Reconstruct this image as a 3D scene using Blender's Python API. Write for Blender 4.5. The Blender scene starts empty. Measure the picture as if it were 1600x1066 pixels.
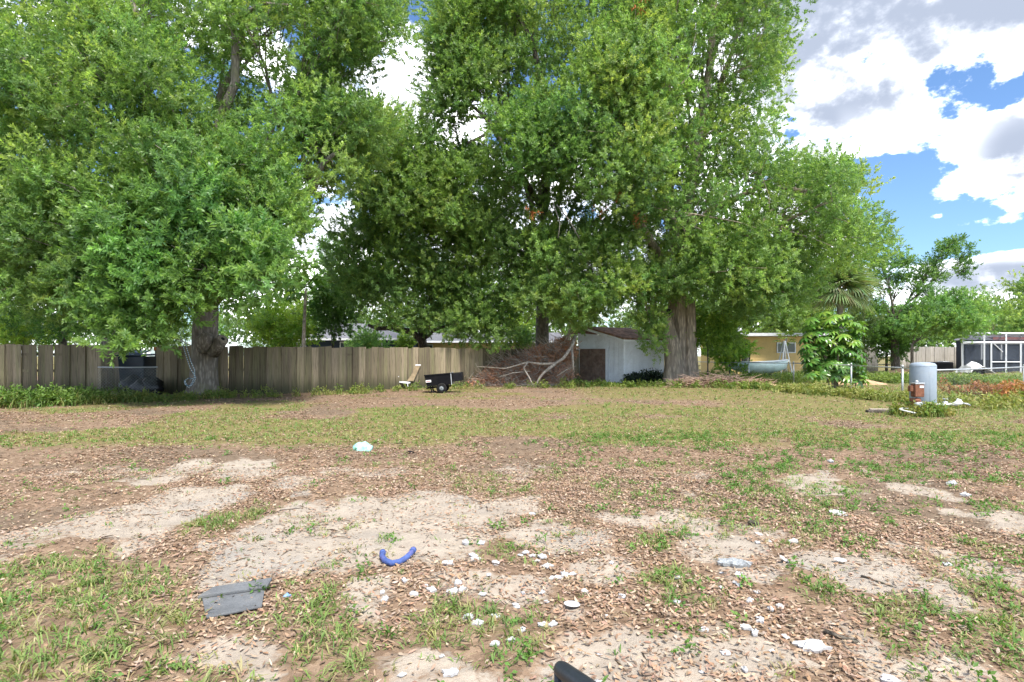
import bpy, math, random
import numpy as np
from mathutils import Vector, Matrix

random.seed(7)
rng = np.random.default_rng(11)
R = math.radians
scene = bpy.context.scene
COL = scene.collection

# ------------------------------------------------------------------ camera
F, HZ, CH = 889.0, 556.0, 1.5          # focal length in photo pixels, horizon row, eye height
cam_d = bpy.data.cameras.new('camera')
cam_d.sensor_width = 36.0
cam_d.lens = 36.0 * F / 1600.0
cam_d.shift_y = (HZ - 533.0) / 1600.0
cam_d.clip_start = 0.05
cam_d.clip_end = 3000.0
cam = bpy.data.objects.new('camera', cam_d)
COL.objects.link(cam)
cam.location = (0, 0, CH)
cam.rotation_euler = (R(90), 0, 0)
scene.camera = cam

# ------------------------------------------------------------------ sky, sun, exposure
SUN_EL, SUN_AZ = 56.0, 158.0            # degrees; azimuth measured from +Y towards +X
SKY_STR = 0.10
CLOUD = 9.4
scene.view_settings.view_transform = 'Standard'
scene.view_settings.look = 'None'
scene.view_settings.exposure = 2.6
scene.cycles.diffuse_bounces = 5
scene.cycles.transmission_bounces = 8
scene.cycles.max_bounces = 7
scene.view_settings.gamma = 1.0
scene.view_settings.use_curve_mapping = False

def ray(u, v):
    d = Vector((u - 800.0, F, HZ - v))
    return d.normalized()

def build_world():
    w = bpy.data.worlds.new('World')
    scene.world = w
    w.use_nodes = True
    w.cycles.sampling_method = 'MANUAL'
    w.cycles.sample_map_resolution = 512
    nt = w.node_tree
    N, L = nt.nodes, nt.links
    N.clear()
    out = N.new('ShaderNodeOutputWorld')
    bg = N.new('ShaderNodeBackground')
    bg.inputs['Strength'].default_value = SKY_STR
    L.new(bg.outputs[0], out.inputs['Surface'])
    sky = N.new('ShaderNodeTexSky')
    sky.sky_type = 'NISHITA'
    sky.sun_disc = False
    sky.sun_elevation = R(SUN_EL)
    sky.sun_rotation = R(SUN_AZ)
    sky.altitude = 0
    sky.air_density = 1.0
    sky.dust_density = 0.6
    sky.ozone_density = 1.6
    tc = N.new('ShaderNodeTexCoord')

    def vmath(op, a, b=None):
        n = N.new('ShaderNodeVectorMath'); n.operation = op
        for i, x in enumerate((a, b)):
            if x is None: continue
            if hasattr(x, 'is_linked') or isinstance(x, bpy.types.NodeSocket): L.new(x, n.inputs[i])
            else: n.inputs[i].default_value = x
        return n

    def m(op, a, b=None, c=None, clamp=False):
        n = N.new('ShaderNodeMath'); n.operation = op; n.use_clamp = clamp
        for i, x in enumerate((a, b, c)):
            if x is None: continue
            if isinstance(x, bpy.types.NodeSocket): L.new(x, n.inputs[i])
            else: n.inputs[i].default_value = x
        return n.outputs[0]

    D = tc.outputs['Generated']

    def noise(scale, detail, rough, off=(0, 0, 0), stretch=(1, 1, 1.8), dist=0.0):
        a = vmath('MULTIPLY', D, stretch)
        b = vmath('ADD', a.outputs[0], off)
        n = N.new('ShaderNodeTexNoise')
        n.inputs['Scale'].default_value = scale
        n.inputs['Detail'].default_value = detail
        n.inputs['Roughness'].default_value = rough
        n.inputs['Distortion'].default_value = dist
        L.new(b.outputs[0], n.inputs['Vector'])
        return n.outputs['Fac']

    def blob(u, v, ru, rv):
        c = ray(u, v)
        a = vmath('SUBTRACT', D, tuple(c))
        r = math.sqrt(1 + ((u - 800) / F) ** 2 + ((v - HZ) / F) ** 2)      # angular size shrinks off axis
        b = vmath('MULTIPLY', a.outputs[0], (F * r * r / ru * 0.85, F * r * r / ru * 0.85, F * r / rv * 0.85))
        n = vmath('LENGTH', b.outputs[0])
        return m('SUBTRACT', 1.0, n.outputs['Value'])

    def union(bl):
        r = bl[0]
        for x in bl[1:]:
            r = m('SMOOTH_MAX', r, x, 0.25)
        return r

    def ss(x, a, b):
        q = N.new('ShaderNodeMapRange'); q.interpolation_type = 'SMOOTHSTEP'
        q.inputs['From Min'].default_value = a; q.inputs['From Max'].default_value = b
        L.new(x, q.inputs['Value']); return q.outputs[0]
    billow = noise(7.0, 10.0, 0.56, (3.1, 1.7, 0.4), (1, 1, 1.5), 0.15)
    fine = noise(26.0, 6.0, 0.6, (1.3, 4.7, 2.4), (1, 1, 1.4))
    field = noise(2.1, 3.0, 0.5, (0.7, 5.2, 2.0), (1, 1, 2.6))
    # cloud masses seen right of the trees and through their gaps
    white = union([blob(1330, 175, 200, 80), blob(1250, 100, 230, 150), blob(1570, 225, 130, 100),
                   blob(1490, 285, 90, 48), blob(1300, 232, 140, 34), blob(1590, 425, 150, 50),
                   blob(1470, 440, 150, 40), blob(1545, 352, 66, 15), blob(1462, 338, 26, 10),
                   blob(1270, 330, 90, 100), blob(500, 400, 150, 110), blob(620, 150, 90, 120), blob(900, 420, 420, 140),
                   blob(60, 480, 200, 70)])
    overcast = union([blob(1400, 25, 380, 120), blob(1330, 70, 240, 100)])
    thick = union([blob(1410, 40, 340, 125), blob(1600, 250, 90, 90), blob(1255, 190, 70, 45), blob(1560, 432, 110, 22)])
    blue = union([blob(1545, 128, 75, 40), blob(1405, 285, 105, 32), blob(1410, 335, 110, 45), blob(1530, 372, 150, 22), blob(1625, 95, 80, 40)])
    wob = m('ADD', m('MULTIPLY_ADD', billow, 3.8, -1.9), m('MULTIPLY_ADD', fine, 1.7, -0.85))
    other = m('MULTIPLY_ADD', field, 3.2, -1.85)
    shape = m('MAXIMUM', white, other)
    shape = m('SUBTRACT', shape, m('MULTIPLY', ss(blue, -0.6, 0.9), 1.35))
    shape = m('MAXIMUM', shape, overcast)
    dens = m('ADD', shape, wob)
    cover = ss(dens, -0.16, 0.5)
    # thick cloud bases are grey, rims white
    soft = noise(3.2, 6.0, 0.5, (9.0, 2.0, 5.0))
    gr = m('MULTIPLY', ss(m('ADD', m('MULTIPLY', thick, 1.5), m('MULTIPLY_ADD', soft, 1.5, -0.75)), -0.55, 0.75), ss(dens, 0.0, 0.9))
    puff = m('ADD', billow, m('MULTIPLY_ADD', fine, 0.3, -0.15))
    gr = m('MAXIMUM', gr, m('MULTIPLY', m('MULTIPLY', ss(m('MULTIPLY', puff, -1.0), -0.62, -0.34), ss(dens, 0.1, 0.9)), 0.7))
    gr = m('POWER', gr, 0.5)
    gr = m('MULTIPLY', m('SUBTRACT', 1.0, m('POWER', 0.10, gr)), 1.0 / 0.90)      # even steps of brightness from rim to base
    ramp = N.new('ShaderNodeMixRGB')
    ramp.inputs[1].default_value = (CLOUD, CLOUD * 1.005, CLOUD * 1.02, 1)
    ramp.inputs[2].default_value = (0.92, 1.05, 1.32, 1)
    L.new(gr, ramp.inputs[0])
    mix = N.new('ShaderNodeMixRGB')
    L.new(cover, mix.inputs[0])
    deep = N.new('ShaderNodeMixRGB'); deep.blend_type = 'MULTIPLY'; deep.inputs[0].default_value = 1.0
    deep.inputs[2].default_value = (0.26, 0.32, 0.385, 1)
    L.new(sky.outputs[0], deep.inputs[1])
    L.new(deep.outputs[0], mix.inputs[1])
    L.new(ramp.outputs[0], mix.inputs[2])
    L.new(mix.outputs[0], bg.inputs['Color'])
build_world()

sun_d = bpy.data.lights.new('sun', 'SUN')
sun_d.energy = 1.4
sun_d.angle = R(10.0)           # veiled by thin cloud: no crisp shadows in the yard
sun_d.color = (1.0, 0.955, 0.88)
sun = bpy.data.objects.new('sun', sun_d)
COL.objects.link(sun)
sd = Vector((math.sin(R(SUN_AZ)) * math.cos(R(SUN_EL)), math.cos(R(SUN_AZ)) * math.cos(R(SUN_EL)), math.sin(R(SUN_EL))))
sun.rotation_euler = sd.to_track_quat('Z', 'Y').to_euler()
sun.location = (0, 0, 40)

# ------------------------------------------------------------------ survey helpers
def G(u, v):
    y = CH * F / (v - HZ)
    return Vector(((u - 800.0) * y / F, y, 0.0))
def P(u, v, y):
    return Vector(((u - 800.0) * y / F, y, CH + (HZ - v) * y / F))
def PX(y): return y / F                 # metres per photo pixel at a distance

# ------------------------------------------------------------------ numeric noise
def _hash(ix, iy, seed):
    h = (ix.astype(np.int64) * 374761393 + iy.astype(np.int64) * 668265263 + seed * 1442695041) & 0xffffffff
    h = ((h ^ (h >> 13)) * 1274126177) & 0xffffffff
    return ((h ^ (h >> 16)) & 0xffff) / 65535.0
def vnoise(x, y, seed=0):
    x = np.asarray(x, float); y = np.asarray(y, float)
    ix, iy = np.floor(x), np.floor(y)
    fx, fy = x - ix, y - iy
    fx = fx * fx * (3 - 2 * fx); fy = fy * fy * (3 - 2 * fy)
    a = _hash(ix, iy, seed); b = _hash(ix + 1, iy, seed); c = _hash(ix, iy + 1, seed); d = _hash(ix + 1, iy + 1, seed)
    return (a * (1 - fx) + b * fx) * (1 - fy) + (c * (1 - fx) + d * fx) * fy
def fbm(x, y, seed=0, octv=4):
    s = 0; a = 0.5; t = 0
    for o in range(octv):
        s = s + a * vnoise(x * 2 ** o, y * 2 ** o, seed + o * 17); t += a; a *= 0.5
    return s / t
def sstep(a, b, x):
    t = np.clip((x - a) / (b - a), 0, 1)
    return t * t * (3 - 2 * t)

def inside_dist(poly, x, y):
    """signed distance (positive inside) to a ground polygon"""
    p = np.array(poly, float)
    q = np.roll(p, -1, axis=0)
    d2 = np.full(x.shape, 1e9); ins = np.zeros(x.shape, bool)
    for (ax, ay), (bx, by) in zip(p, q):
        ex, ey = bx - ax, by - ay
        t = np.clip(((x - ax) * ex + (y - ay) * ey) / (ex * ex + ey * ey + 1e-12), 0, 1)
        d2 = np.minimum(d2, (x - ax - t * ex) ** 2 + (y - ay - t * ey) ** 2)
        c = ((ay > y) != (by > y)) & (x < (bx - ax) * (y - ay) / (by - ay + 1e-12) + ax)
        ins ^= c
    d = np.sqrt(d2)
    return np.where(ins, d, -d)

# ------------------------------------------------------------------ mesh helpers
def link(o, parent=None):
    COL.objects.link(o)
    if parent is not None: o.parent = parent
    return o
def tag(o, label=None, cat=None, group=None, kind=None):
    if label: o['label'] = label
    if cat: o['category'] = cat
    if group: o['group'] = group
    if kind: o['kind'] = kind
    return o
def empty(name, loc, label=None, cat=None, group=None, rz=0.0):
    o = bpy.data.objects.new(name, None)
    o.empty_display_size = 0.2
    o.location = loc; o.rotation_euler = (0, 0, rz)
    COL.objects.link(o)
    return tag(o, label, cat, group)
def np_mesh(name, verts, tris, mat, parent=None, colors=None, smooth=False):
    me = bpy.data.meshes.new(name)
    verts = np.ascontiguousarray(verts, np.float32); tris = np.ascontiguousarray(tris, np.int32)
    nv, nf = len(verts), len(tris)
    me.vertices.add(nv); me.vertices.foreach_set('co', verts.ravel())
    me.loops.add(nf * 3); me.loops.foreach_set('vertex_index', tris.ravel())
    me.polygons.add(nf)
    me.polygons.foreach_set('loop_start', np.arange(0, nf * 3, 3, dtype=np.int32))
    try: me.polygons.foreach_set('loop_total', np.full(nf, 3, np.int32))
    except Exception: pass
    if colors is not None:
        a = me.color_attributes.new('tint', 'FLOAT_COLOR', 'POINT')
        c = np.ones((nv, 4), np.float32); c[:, :3] = colors
        a.data.foreach_set('color', c.ravel())
    if smooth: me.polygons.foreach_set('use_smooth', np.ones(nf, bool))
    me.update(calc_edges=True)
    me.materials.append(mat)
    return link(bpy.data.objects.new(name, me), parent)

class MB:
    def __init__(s): s.v = []; s.f = []
    def add(s, vs, fs):
        n = len(s.v); s.v += [tuple(x) for x in vs]; s.f += [tuple(i + n for i in f) for f in fs]; return s
    def box(s, c, d, rot=None):
        hx, hy, hz = d[0] / 2, d[1] / 2, d[2] / 2
        vs = [Vector((sx * hx, sy * hy, sz * hz)) for sz in (-1, 1) for sy in (-1, 1) for sx in (-1, 1)]
        if rot is not None: vs = [rot @ x for x in vs]
        c = Vector(c); vs = [x + c for x in vs]
        return s.add(vs, [(0, 2, 3, 1), (4, 5, 7, 6), (0, 1, 5, 4), (2, 6, 7, 3), (0, 4, 6, 2), (1, 3, 7, 5)])
    def tube(s, pts, rad, sides=8, caps=True, wob=0.0):
        pts = [Vector(p) for p in pts]; n = len(pts)
        if not hasattr(rad, '__len__'): rad = [rad] * n
        vs = []; up = None
        for i, p in enumerate(pts):
            t = (pts[min(i + 1, n - 1)] - pts[max(i - 1, 0)]).normalized()
            if up is None: up = Vector((1, 0, 0)) if abs(t.x) < 0.8 else Vector((0, 1, 0))
            a = (up - t * up.dot(t)).normalized(); b = t.cross(a); up = a
            for k in range(sides):
                th = 2 * math.pi * k / sides
                r = rad[i] * (1 + (random.uniform(-wob, wob) if wob else 0))
                vs.append(p + a * (r * math.cos(th)) + b * (r * math.sin(th)))
        fs = []
        for i in range(n - 1):
            for k in range(sides):
                k2 = (k + 1) % sides
                fs.append((i * sides + k, i * sides + k2, (i + 1) * sides + k2, (i + 1) * sides + k))
        if caps:
            fs.append(tuple(reversed(range(sides)))); fs.append(tuple(range((n - 1) * sides, n * sides)))
        return s.add(vs, fs)
    def lathe(s, prof, sides=24, c=(0, 0, 0)):
        vs = []; fs = []
        for (r, z) in prof:
            for k in range(sides):
                th = 2 * math.pi * k / sides
                vs.append((c[0] + r * math.cos(th), c[1] + r * math.sin(th), c[2] + z))
        for i in range(len(prof) - 1):
            for k in range(sides):
                k2 = (k + 1) % sides
                fs.append((i * sides + k, i * sides + k2, (i + 1) * sides + k2, (i + 1) * sides + k))
        fs.append(tuple(reversed(range(sides)))); fs.append(tuple(range((len(prof) - 1) * sides, len(prof) * sides)))
        return s.add(vs, fs)
    def prism(s, poly, axis_vec):
        """extrude a 3D polygon along a vector"""
        n = len(poly); a = [Vector(p) for p in poly]; e = Vector(axis_vec)
        fs = [tuple(reversed(range(n))), tuple(range(n, 2 * n))]
        fs += [(i, (i + 1) % n, n + (i + 1) % n, n + i) for i in range(n)]
        return s.add(a + [p + e for p in a], fs)
    def mesh(s, name, mat, smooth=False):
        me = bpy.data.meshes.new(name); me.from_pydata(s.v, [], s.f); me.update()
        me.materials.append(mat)
        if smooth: me.polygons.foreach_set('use_smooth', np.ones(len(me.polygons), bool))
        return me
    def build(s, name, mat, parent=None, smooth=False, bevel=0.0):
        o = link(bpy.data.objects.new(name, s.mesh(name, mat, smooth)), parent)
        if bevel:
            b = o.modifiers.new('bevel', 'BEVEL'); b.width = bevel; b.segments = 2; b.limit_method = 'ANGLE'
        return o
def obj(name, me, parent=None, loc=(0, 0, 0), rot=(0, 0, 0), sc=(1, 1, 1)):
    o = bpy.data.objects.new(name, me); o.location = loc; o.rotation_euler = rot; o.scale = sc
    return link(o, parent)
def local(o, p): return Vector(p) - Vector(o.location)

# ------------------------------------------------------------------ materials
class NT:
    def __init__(s, name):
        s.mat = bpy.data.materials.new(name); s.mat.use_nodes = True
        s.t = s.mat.node_tree; s.N = s.t.nodes; s.L = s.t.links
        s.b = s.N['Principled BSDF']
    def put(s, x, sock):
        if isinstance(x, bpy.types.NodeSocket): s.L.new(x, sock)
        else: sock.default_value = x
    def coord(s, kind='Object', scale=(1, 1, 1)):
        tc = s.N.new('ShaderNodeTexCoord'); mp = s.N.new('ShaderNodeMapping')
        mp.inputs['Scale'].default_value = scale
        s.L.new(tc.outputs[kind], mp.inputs['Vector']); return mp.outputs[0]
    def noise(s, vec, scale, detail=4, rough=0.55, dist=0.0):
        n = s.N.new('ShaderNodeTexNoise')
        n.inputs['Scale'].default_value = scale; n.inputs['Detail'].default_value = detail
        n.inputs['Roughness'].default_value = rough; n.inputs['Distortion'].default_value = dist
        if vec is not None: s.L.new(vec, n.inputs['Vector'])
        return n.outputs['Fac']
    def vor(s, vec, scale, feat='F1', out='Distance'):
        n = s.N.new('ShaderNodeTexVoronoi'); n.feature = feat; n.inputs['Scale'].default_value = scale
        if vec is not None: s.L.new(vec, n.inputs['Vector'])
        return n.outputs[out]
    def m(s, op, a, b=0.0, c=0.0, clamp=False):
        n = s.N.new('ShaderNodeMath'); n.operation = op; n.use_clamp = clamp
        for i, x in enumerate((a, b, c)): s.put(x, n.inputs[i])
        return n.outputs[0]
    def rng(s, x, a, b, c=0.0, d=1.0):
        n = s.N.new('ShaderNodeMapRange'); n.interpolation_type = 'SMOOTHSTEP'
        s.put(x, n.inputs['Value']); n.inputs['From Min'].default_value = a; n.inputs['From Max'].default_value = b
        n.inputs['To Min'].default_value = c; n.inputs['To Max'].default_value = d
        return n.outputs[0]
    def mix(s, f, a, b, mode='MIX'):
        n = s.N.new('ShaderNodeMixRGB'); n.blend_type = mode
        s.put(f, n.inputs[0])
        for i, x in ((1, a), (2, b)):
            s.put(x if isinstance(x, bpy.types.NodeSocket) else (x[0], x[1], x[2], 1.0), n.inputs[i])
        return n.outputs[0]
    def attr(s, name, out='Color'):
        n = s.N.new('ShaderNodeAttribute'); n.attribute_name = name; return n.outputs[out]
    def bump(s, h, strength=0.4, dist=0.02):
        n = s.N.new('ShaderNodeBump'); n.inputs['Strength'].default_value = strength; n.inputs['Distance'].default_value = dist
        s.L.new(h, n.inputs['Height']); s.L.new(n.outputs[0], s.b.inputs['Normal'])
    def rand(s):
        return s.N.new('ShaderNodeObjectInfo').outputs['Random']
    def fin(s, col, rough=0.7, spec=0.3, metal=0.0):
        s.put(col if isinstance(col, bpy.types.NodeSocket) else (*col, 1.0), s.b.inputs['Base Color'])
        s.put(rough, s.b.inputs['Roughness']); s.b.inputs['Specular IOR Level'].default_value = spec
        s.b.inputs['Metallic'].default_value = metal
        return s.mat

def plain(name, col, rough=0.6, var=0.25, scale=6.0, bump=0.15, spec=0.3, metal=0.0, dirt=None, dirt_amt=0.5):
    k = NT(name); c = k.coord()
    n1 = k.noise(c, scale, 5, 0.6); n2 = k.noise(c, scale * 6, 4, 0.6)
    dark = tuple(x * (1 - var) for x in col); lite = tuple(min(1, x * (1 + var * 0.6)) for x in col)
    cc = k.mix(k.rng(n1, 0.3, 0.7), dark, lite)
    cc = k.mix(k.m('MULTIPLY', k.rng(n2, 0.45, 0.75), 0.35), cc, tuple(x * 0.7 for x in col))
    if dirt: cc = k.mix(k.m('MULTIPLY', k.rng(k.noise(c, scale * 0.7, 6, 0.7, 0.6), 0.48, 0.7), dirt_amt), cc, dirt)
    if bump: k.bump(n2, bump, 0.01)
    return k.fin(cc, rough, spec, metal)

def weathered_wood(name, a, b, mould, scale=1.0):
    k = NT(name); c = k.coord('Object', (7 * scale, 7 * scale, 0.55 * scale)); r = k.rand()
    off = k.N.new('ShaderNodeVectorMath'); off.operation = 'ADD'
    cmb = k.N.new('ShaderNodeCombineXYZ'); k.L.new(k.m('MULTIPLY', r, 37.0), cmb.inputs[0]); k.L.new(k.m('MULTIPLY', r, 71.0), cmb.inputs[2])
    k.L.new(c, off.inputs[0]); k.L.new(cmb.outputs[0], off.inputs[1]); c = off.outputs[0]
    grain = k.noise(c, 5, 6, 0.65, 0.4); big = k.noise(c, 0.9, 4, 0.6)
    cc = k.mix(k.rng(r, 0.0, 1.0), a, b)
    cc = k.mix(k.m('MULTIPLY', k.rng(big, 0.42, 0.68), 0.7), cc, mould)
    cc = k.mix(k.m('MULTIPLY', k.rng(grain, 0.47, 0.7), 0.8), cc, tuple(x * 0.42 for x in a))
    oc = k.coord('Object'); sx = k.N.new('ShaderNodeSeparateXYZ'); k.L.new(oc, sx.inputs[0])
    # damp rot and algae climbing from the soil with a ragged upper edge
    foot = k.rng(k.m('ADD', sx.outputs[2], k.m('MULTIPLY', k.noise(c, 2.2, 4, 0.6), -0.55)), -0.22, 0.16, 1.0, 0.0)
    cc = k.mix(k.m('MULTIPLY', foot, 0.75), cc, (0.035, 0.04, 0.02))
    k.bump(grain, 0.5, 0.008)
    return k.fin(cc, 0.85, 0.15)

def bark(name, a, b, moss, sc=1.0):
    k = NT(name); c = k.coord('Object', (1.0 * sc, 1.0 * sc, 0.22 * sc))
    rid = k.noise(c, 9, 8, 0.68, 0.8); crk = k.vor(c, 14)
    big = k.noise(k.coord('Object'), 1.3, 4, 0.6)
    cc = k.mix(k.rng(rid, 0.35, 0.65), a, b)
    cc = k.mix(k.m('MULTIPLY', k.rng(crk, 0.25, 0.6), 0.55), cc, tuple(x * 0.4 for x in a))
    cc = k.mix(k.m('MULTIPLY', k.rng(big, 0.5, 0.7), 0.55), cc, moss)
    h = k.m('SUBTRACT', rid, k.m('MULTIPLY', crk, 0.5))
    k.bump(h, 0.9, 0.05)
    return k.fin(cc, 0.9, 0.1)

def leaf_mat(name, trans=0.42, rough=0.42, spec=0.35, boost=(1.25, 1.35, 0.5), inst=False):
    k = NT(name); col = k.attr('tint')
    if inst:
        a = k.N.new('ShaderNodeAttribute'); a.attribute_type = 'INSTANCER'; a.attribute_name = 'twig_tint'
        col = k.mix(1.0, a.outputs['Color'], k.attr('leaf_tone'), 'MULTIPLY')
    k.fin(col, rough, spec)
    tr = k.N.new('ShaderNodeBsdfTranslucent')
    k.L.new(k.mix(1.0, col, boost, 'MULTIPLY'), tr.inputs['Color'])
    ms = k.N.new('ShaderNodeMixShader'); ms.inputs[0].default_value = trans
    k.L.new(k.b.outputs[0], ms.inputs[1]); k.L.new(tr.outputs[0], ms.inputs[2])
    k.L.new(ms.outputs[0], k.N['Material Output'].inputs['Surface'])
    return k.mat

def glass_mat(name, col):
    k = NT(name); n = k.noise(k.coord(), 3, 2)
    return k.fin(k.mix(n, col, tuple(x * 1.6 for x in col)), 0.06, 0.8)

def screen_mat(name, col, alpha):
    k = NT(name)
    k.fin(col, 0.8, 0.1)
    k.b.inputs['Alpha'].default_value = alpha
    return k.mat

def rope_mat(name):
    k = NT(name); c = k.coord('Object')
    s = k.N.new('ShaderNodeSeparateXYZ'); k.L.new(c, s.inputs[0])
    w = k.m('SINE', k.m('MULTIPLY_ADD', s.outputs[2], 90.0, k.m('MULTIPLY', s.outputs[0], 30.0)))
    return k.fin(k.mix(k.rng(w, -0.2, 0.2), (0.08, 0.2, 0.28), (0.62, 0.68, 0.7)), 0.7, 0.2)

M = {}
M['crown_leaf'] = leaf_mat('oak_leaf', 0.55, 0.38, 0.4, (1.3, 1.35, 0.75), True)
M['litter'] = leaf_mat('dry_leaf', 0.12, 0.75, 0.15, (1.1, 1.0, 0.8))
M['grass'] = leaf_mat('grass_blade', 0.35, 0.55, 0.25)
M['bigleaf'] = leaf_mat('glossy_leaf', 0.3, 0.28, 0.5)
M['bark'] = bark('grey_bark', (0.19, 0.165, 0.135), (0.34, 0.30, 0.25), (0.17, 0.17, 0.09))
M['bark_old'] = bark('old_oak_bark', (0.29, 0.235, 0.18), (0.48, 0.39, 0.30), (0.32, 0.275, 0.18), 0.7)
M['bark_dark'] = bark('dark_bark', (0.10, 0.085, 0.07), (0.2, 0.17, 0.14), (0.1, 0.1, 0.06))
M['deadwood'] = plain('dead_wood', (0.42, 0.36, 0.30), 0.85, 0.4, 9, 0.4, 0.15, dirt=(0.15, 0.09, 0.06))
M['twig'] = plain('dry_twig', (0.43, 0.30, 0.225), 0.9, 0.45, 14, 0.2, 0.1)
M['fence'] = weathered_wood('fence_board', (0.125, 0.10, 0.068), (0.30, 0.24, 0.165), (0.18, 0.172, 0.085))
M['fence_grey'] = weathered_wood('grey_fence_board', (0.34, 0.31, 0.28), (0.44, 0.40, 0.36), (0.26, 0.25, 0.2))
M['galv'] = plain('galvanised_steel', (0.46, 0.48, 0.49), 0.45, 0.2, 5, 0.05, 0.5, 0.55, dirt=(0.25, 0.2, 0.15), dirt_amt=0.3)
M['white_paint'] = plain('white_paint', (0.82, 0.84, 0.87), 0.6, 0.06, 2.5, 0.12, 0.3, dirt=(0.5, 0.48, 0.45), dirt_amt=0.4)
M['white_alu'] = plain('white_aluminium', (0.72, 0.73, 0.76), 0.45, 0.05, 3, 0.0, 0.4)
M['rust_roof'] = plain('rusty_roof', (0.33, 0.18, 0.12), 0.85, 0.5, 4, 0.5, 0.15, dirt=(0.16, 0.11, 0.09), dirt_amt=0.7)
M['door_brown'] = plain('raw_door_panel', (0.25, 0.165, 0.125), 0.85, 0.3, 5, 0.2, 0.15, dirt=(0.32, 0.26, 0.22))
M['black_plastic'] = plain('black_steel_paint', (0.006, 0.006, 0.008), 0.55, 0.3, 6, 0.1, 0.15, dirt=(0.022, 0.019, 0.016), dirt_amt=0.4)
M['rubber'] = plain('tyre_rubber', (0.01, 0.01, 0.01), 0.85, 0.3, 20, 0.3, 0.2, dirt=(0.04, 0.034, 0.027))
M['grey_rim'] = plain('wheel_rim', (0.22, 0.24, 0.25), 0.5, 0.2, 8, 0.1)
M['sticker'] = plain('white_sticker', (0.75, 0.74, 0.74), 0.5, 0.05, 8, 0.0)
M['sticker_red'] = plain('red_print', (0.5, 0.06, 0.06), 0.5, 0.05, 8, 0.0)
M['bin'] = plain('dark_blue_plastic', (0.010, 0.020, 0.034), 0.42, 0.3, 5, 0.1, 0.35, dirt=(0.045, 0.05, 0.055), dirt_amt=0.35)
M['bag_black'] = plain('black_bag_film', (0.006, 0.0065, 0.008), 0.4, 0.3, 9, 0.6, 0.5)
M['orange'] = plain('orange_panel', (0.5, 0.14, 0.03), 0.6, 0.2, 5, 0.1)
M['rope'] = rope_mat('striped_rope')
M['tank'] = plain('tank_paint', (0.25, 0.295, 0.345), 0.5, 0.08, 3, 0.06, 0.4, dirt=(0.28, 0.29, 0.28), dirt_amt=0.45)
M['concrete'] = plain('concrete', (0.34, 0.33, 0.31), 0.9, 0.25, 8, 0.4, 0.15, dirt=(0.18, 0.16, 0.12))
M['rust'] = plain('rust', (0.20, 0.085, 0.05), 0.85, 0.4, 14, 0.4, 0.2, dirt=(0.1, 0.05, 0.035), dirt_amt=0.7)
M['pvc'] = plain('pvc_pipe', (0.62, 0.63, 0.62), 0.5, 0.12, 9, 0.05, 0.4, dirt=(0.33, 0.3, 0.25))
M['slab'] = plain('slate_grey_board', (0.115, 0.12, 0.125), 0.85, 0.22, 9, 0.4, 0.2, dirt=(0.15, 0.145, 0.135), dirt_amt=0.6)
M['paper'] = plain('white_scrap', (0.46, 0.46, 0.465), 0.75, 0.1, 20, 0.2, 0.2, dirt=(0.30, 0.26, 0.21), dirt_amt=0.6)
M['teal'] = plain('teal_film', (0.30, 0.62, 0.56), 0.4, 0.1, 12, 0.1, 0.4, dirt=(0.75, 0.78, 0.76), dirt_amt=0.9)
M['film'] = plain('clouded_plastic_film', (0.26, 0.275, 0.28), 0.25, 0.15, 15, 0.4, 0.6)
M['blue_foam'] = plain('faded_blue_foam', (0.06, 0.10, 0.27), 0.75, 0.25, 9, 0.25, 0.2, dirt=(0.16, 0.11, 0.24), dirt_amt=0.6)
M['blue_cap'] = plain('blue_wrapper', (0.22, 0.38, 0.72), 0.45, 0.15, 30, 0.1)
M['rail_black'] = plain('dark_rail_paint', (0.018, 0.022, 0.03), 0.42, 0.2, 12, 0.08, 0.5, dirt=(0.035, 0.04, 0.05), dirt_amt=0.35)
M['yellow_wall'] = plain('yellow_siding', (0.66, 0.47, 0.20), 0.75, 0.08, 1.2, 0.05)
M['blue_wall'] = plain('blue_grey_siding', (0.035, 0.05, 0.075), 0.75, 0.12, 1.2, 0.05)
M['cream_wall'] = plain('cream_render', (0.62, 0.47, 0.22), 0.8, 0.1, 1.2, 0.05)
M['roof_grey'] = plain('grey_shingle', (0.15, 0.15, 0.165), 0.9, 0.25, 7, 0.3, 0.15)
M['roof_pale'] = plain('pale_roof_edge', (0.52, 0.53, 0.55), 0.8, 0.1, 4, 0.1)
M['glass'] = glass_mat('window_glass', (0.02, 0.03, 0.035))
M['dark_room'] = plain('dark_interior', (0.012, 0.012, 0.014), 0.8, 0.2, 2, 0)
M['screen'] = screen_mat('insect_screen', (0.05, 0.06, 0.075), 0.55)
M['navy'] = plain('navy_panel', (0.02, 0.025, 0.04), 0.6, 0.2, 2, 0.05)
M['red_trim'] = plain('brick_red_trim', (0.26, 0.07, 0.05), 0.7, 0.2, 5, 0.1)
M['boat'] = plain('pale_green_hull', (0.56, 0.68, 0.66), 0.45, 0.1, 3, 0.05, 0.4, dirt=(0.4, 0.44, 0.4), dirt_amt=0.4)
M['boat_in'] = plain('boat_interior', (0.12, 0.13, 0.13), 0.8, 0.3, 5, 0.1)
M['tarp'] = plain('white_tarp', (0.66, 0.66, 0.67), 0.6, 0.12, 3, 0.2)
M['tan_board'] = plain('tan_board', (0.22, 0.165, 0.10), 0.85, 0.2, 6, 0.2)
M['dirt_pile'] = plain('heaped_soil', (0.42, 0.27, 0.16), 0.95, 0.35, 3, 0.6, 0.1, dirt=(0.52, 0.4, 0.28))
M['cut_old'] = plain('weathered_cut_wood', (0.30, 0.25, 0.19), 0.9, 0.3, 14, 0.3, 0.1, dirt=(0.14, 0.12, 0.10))
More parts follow.
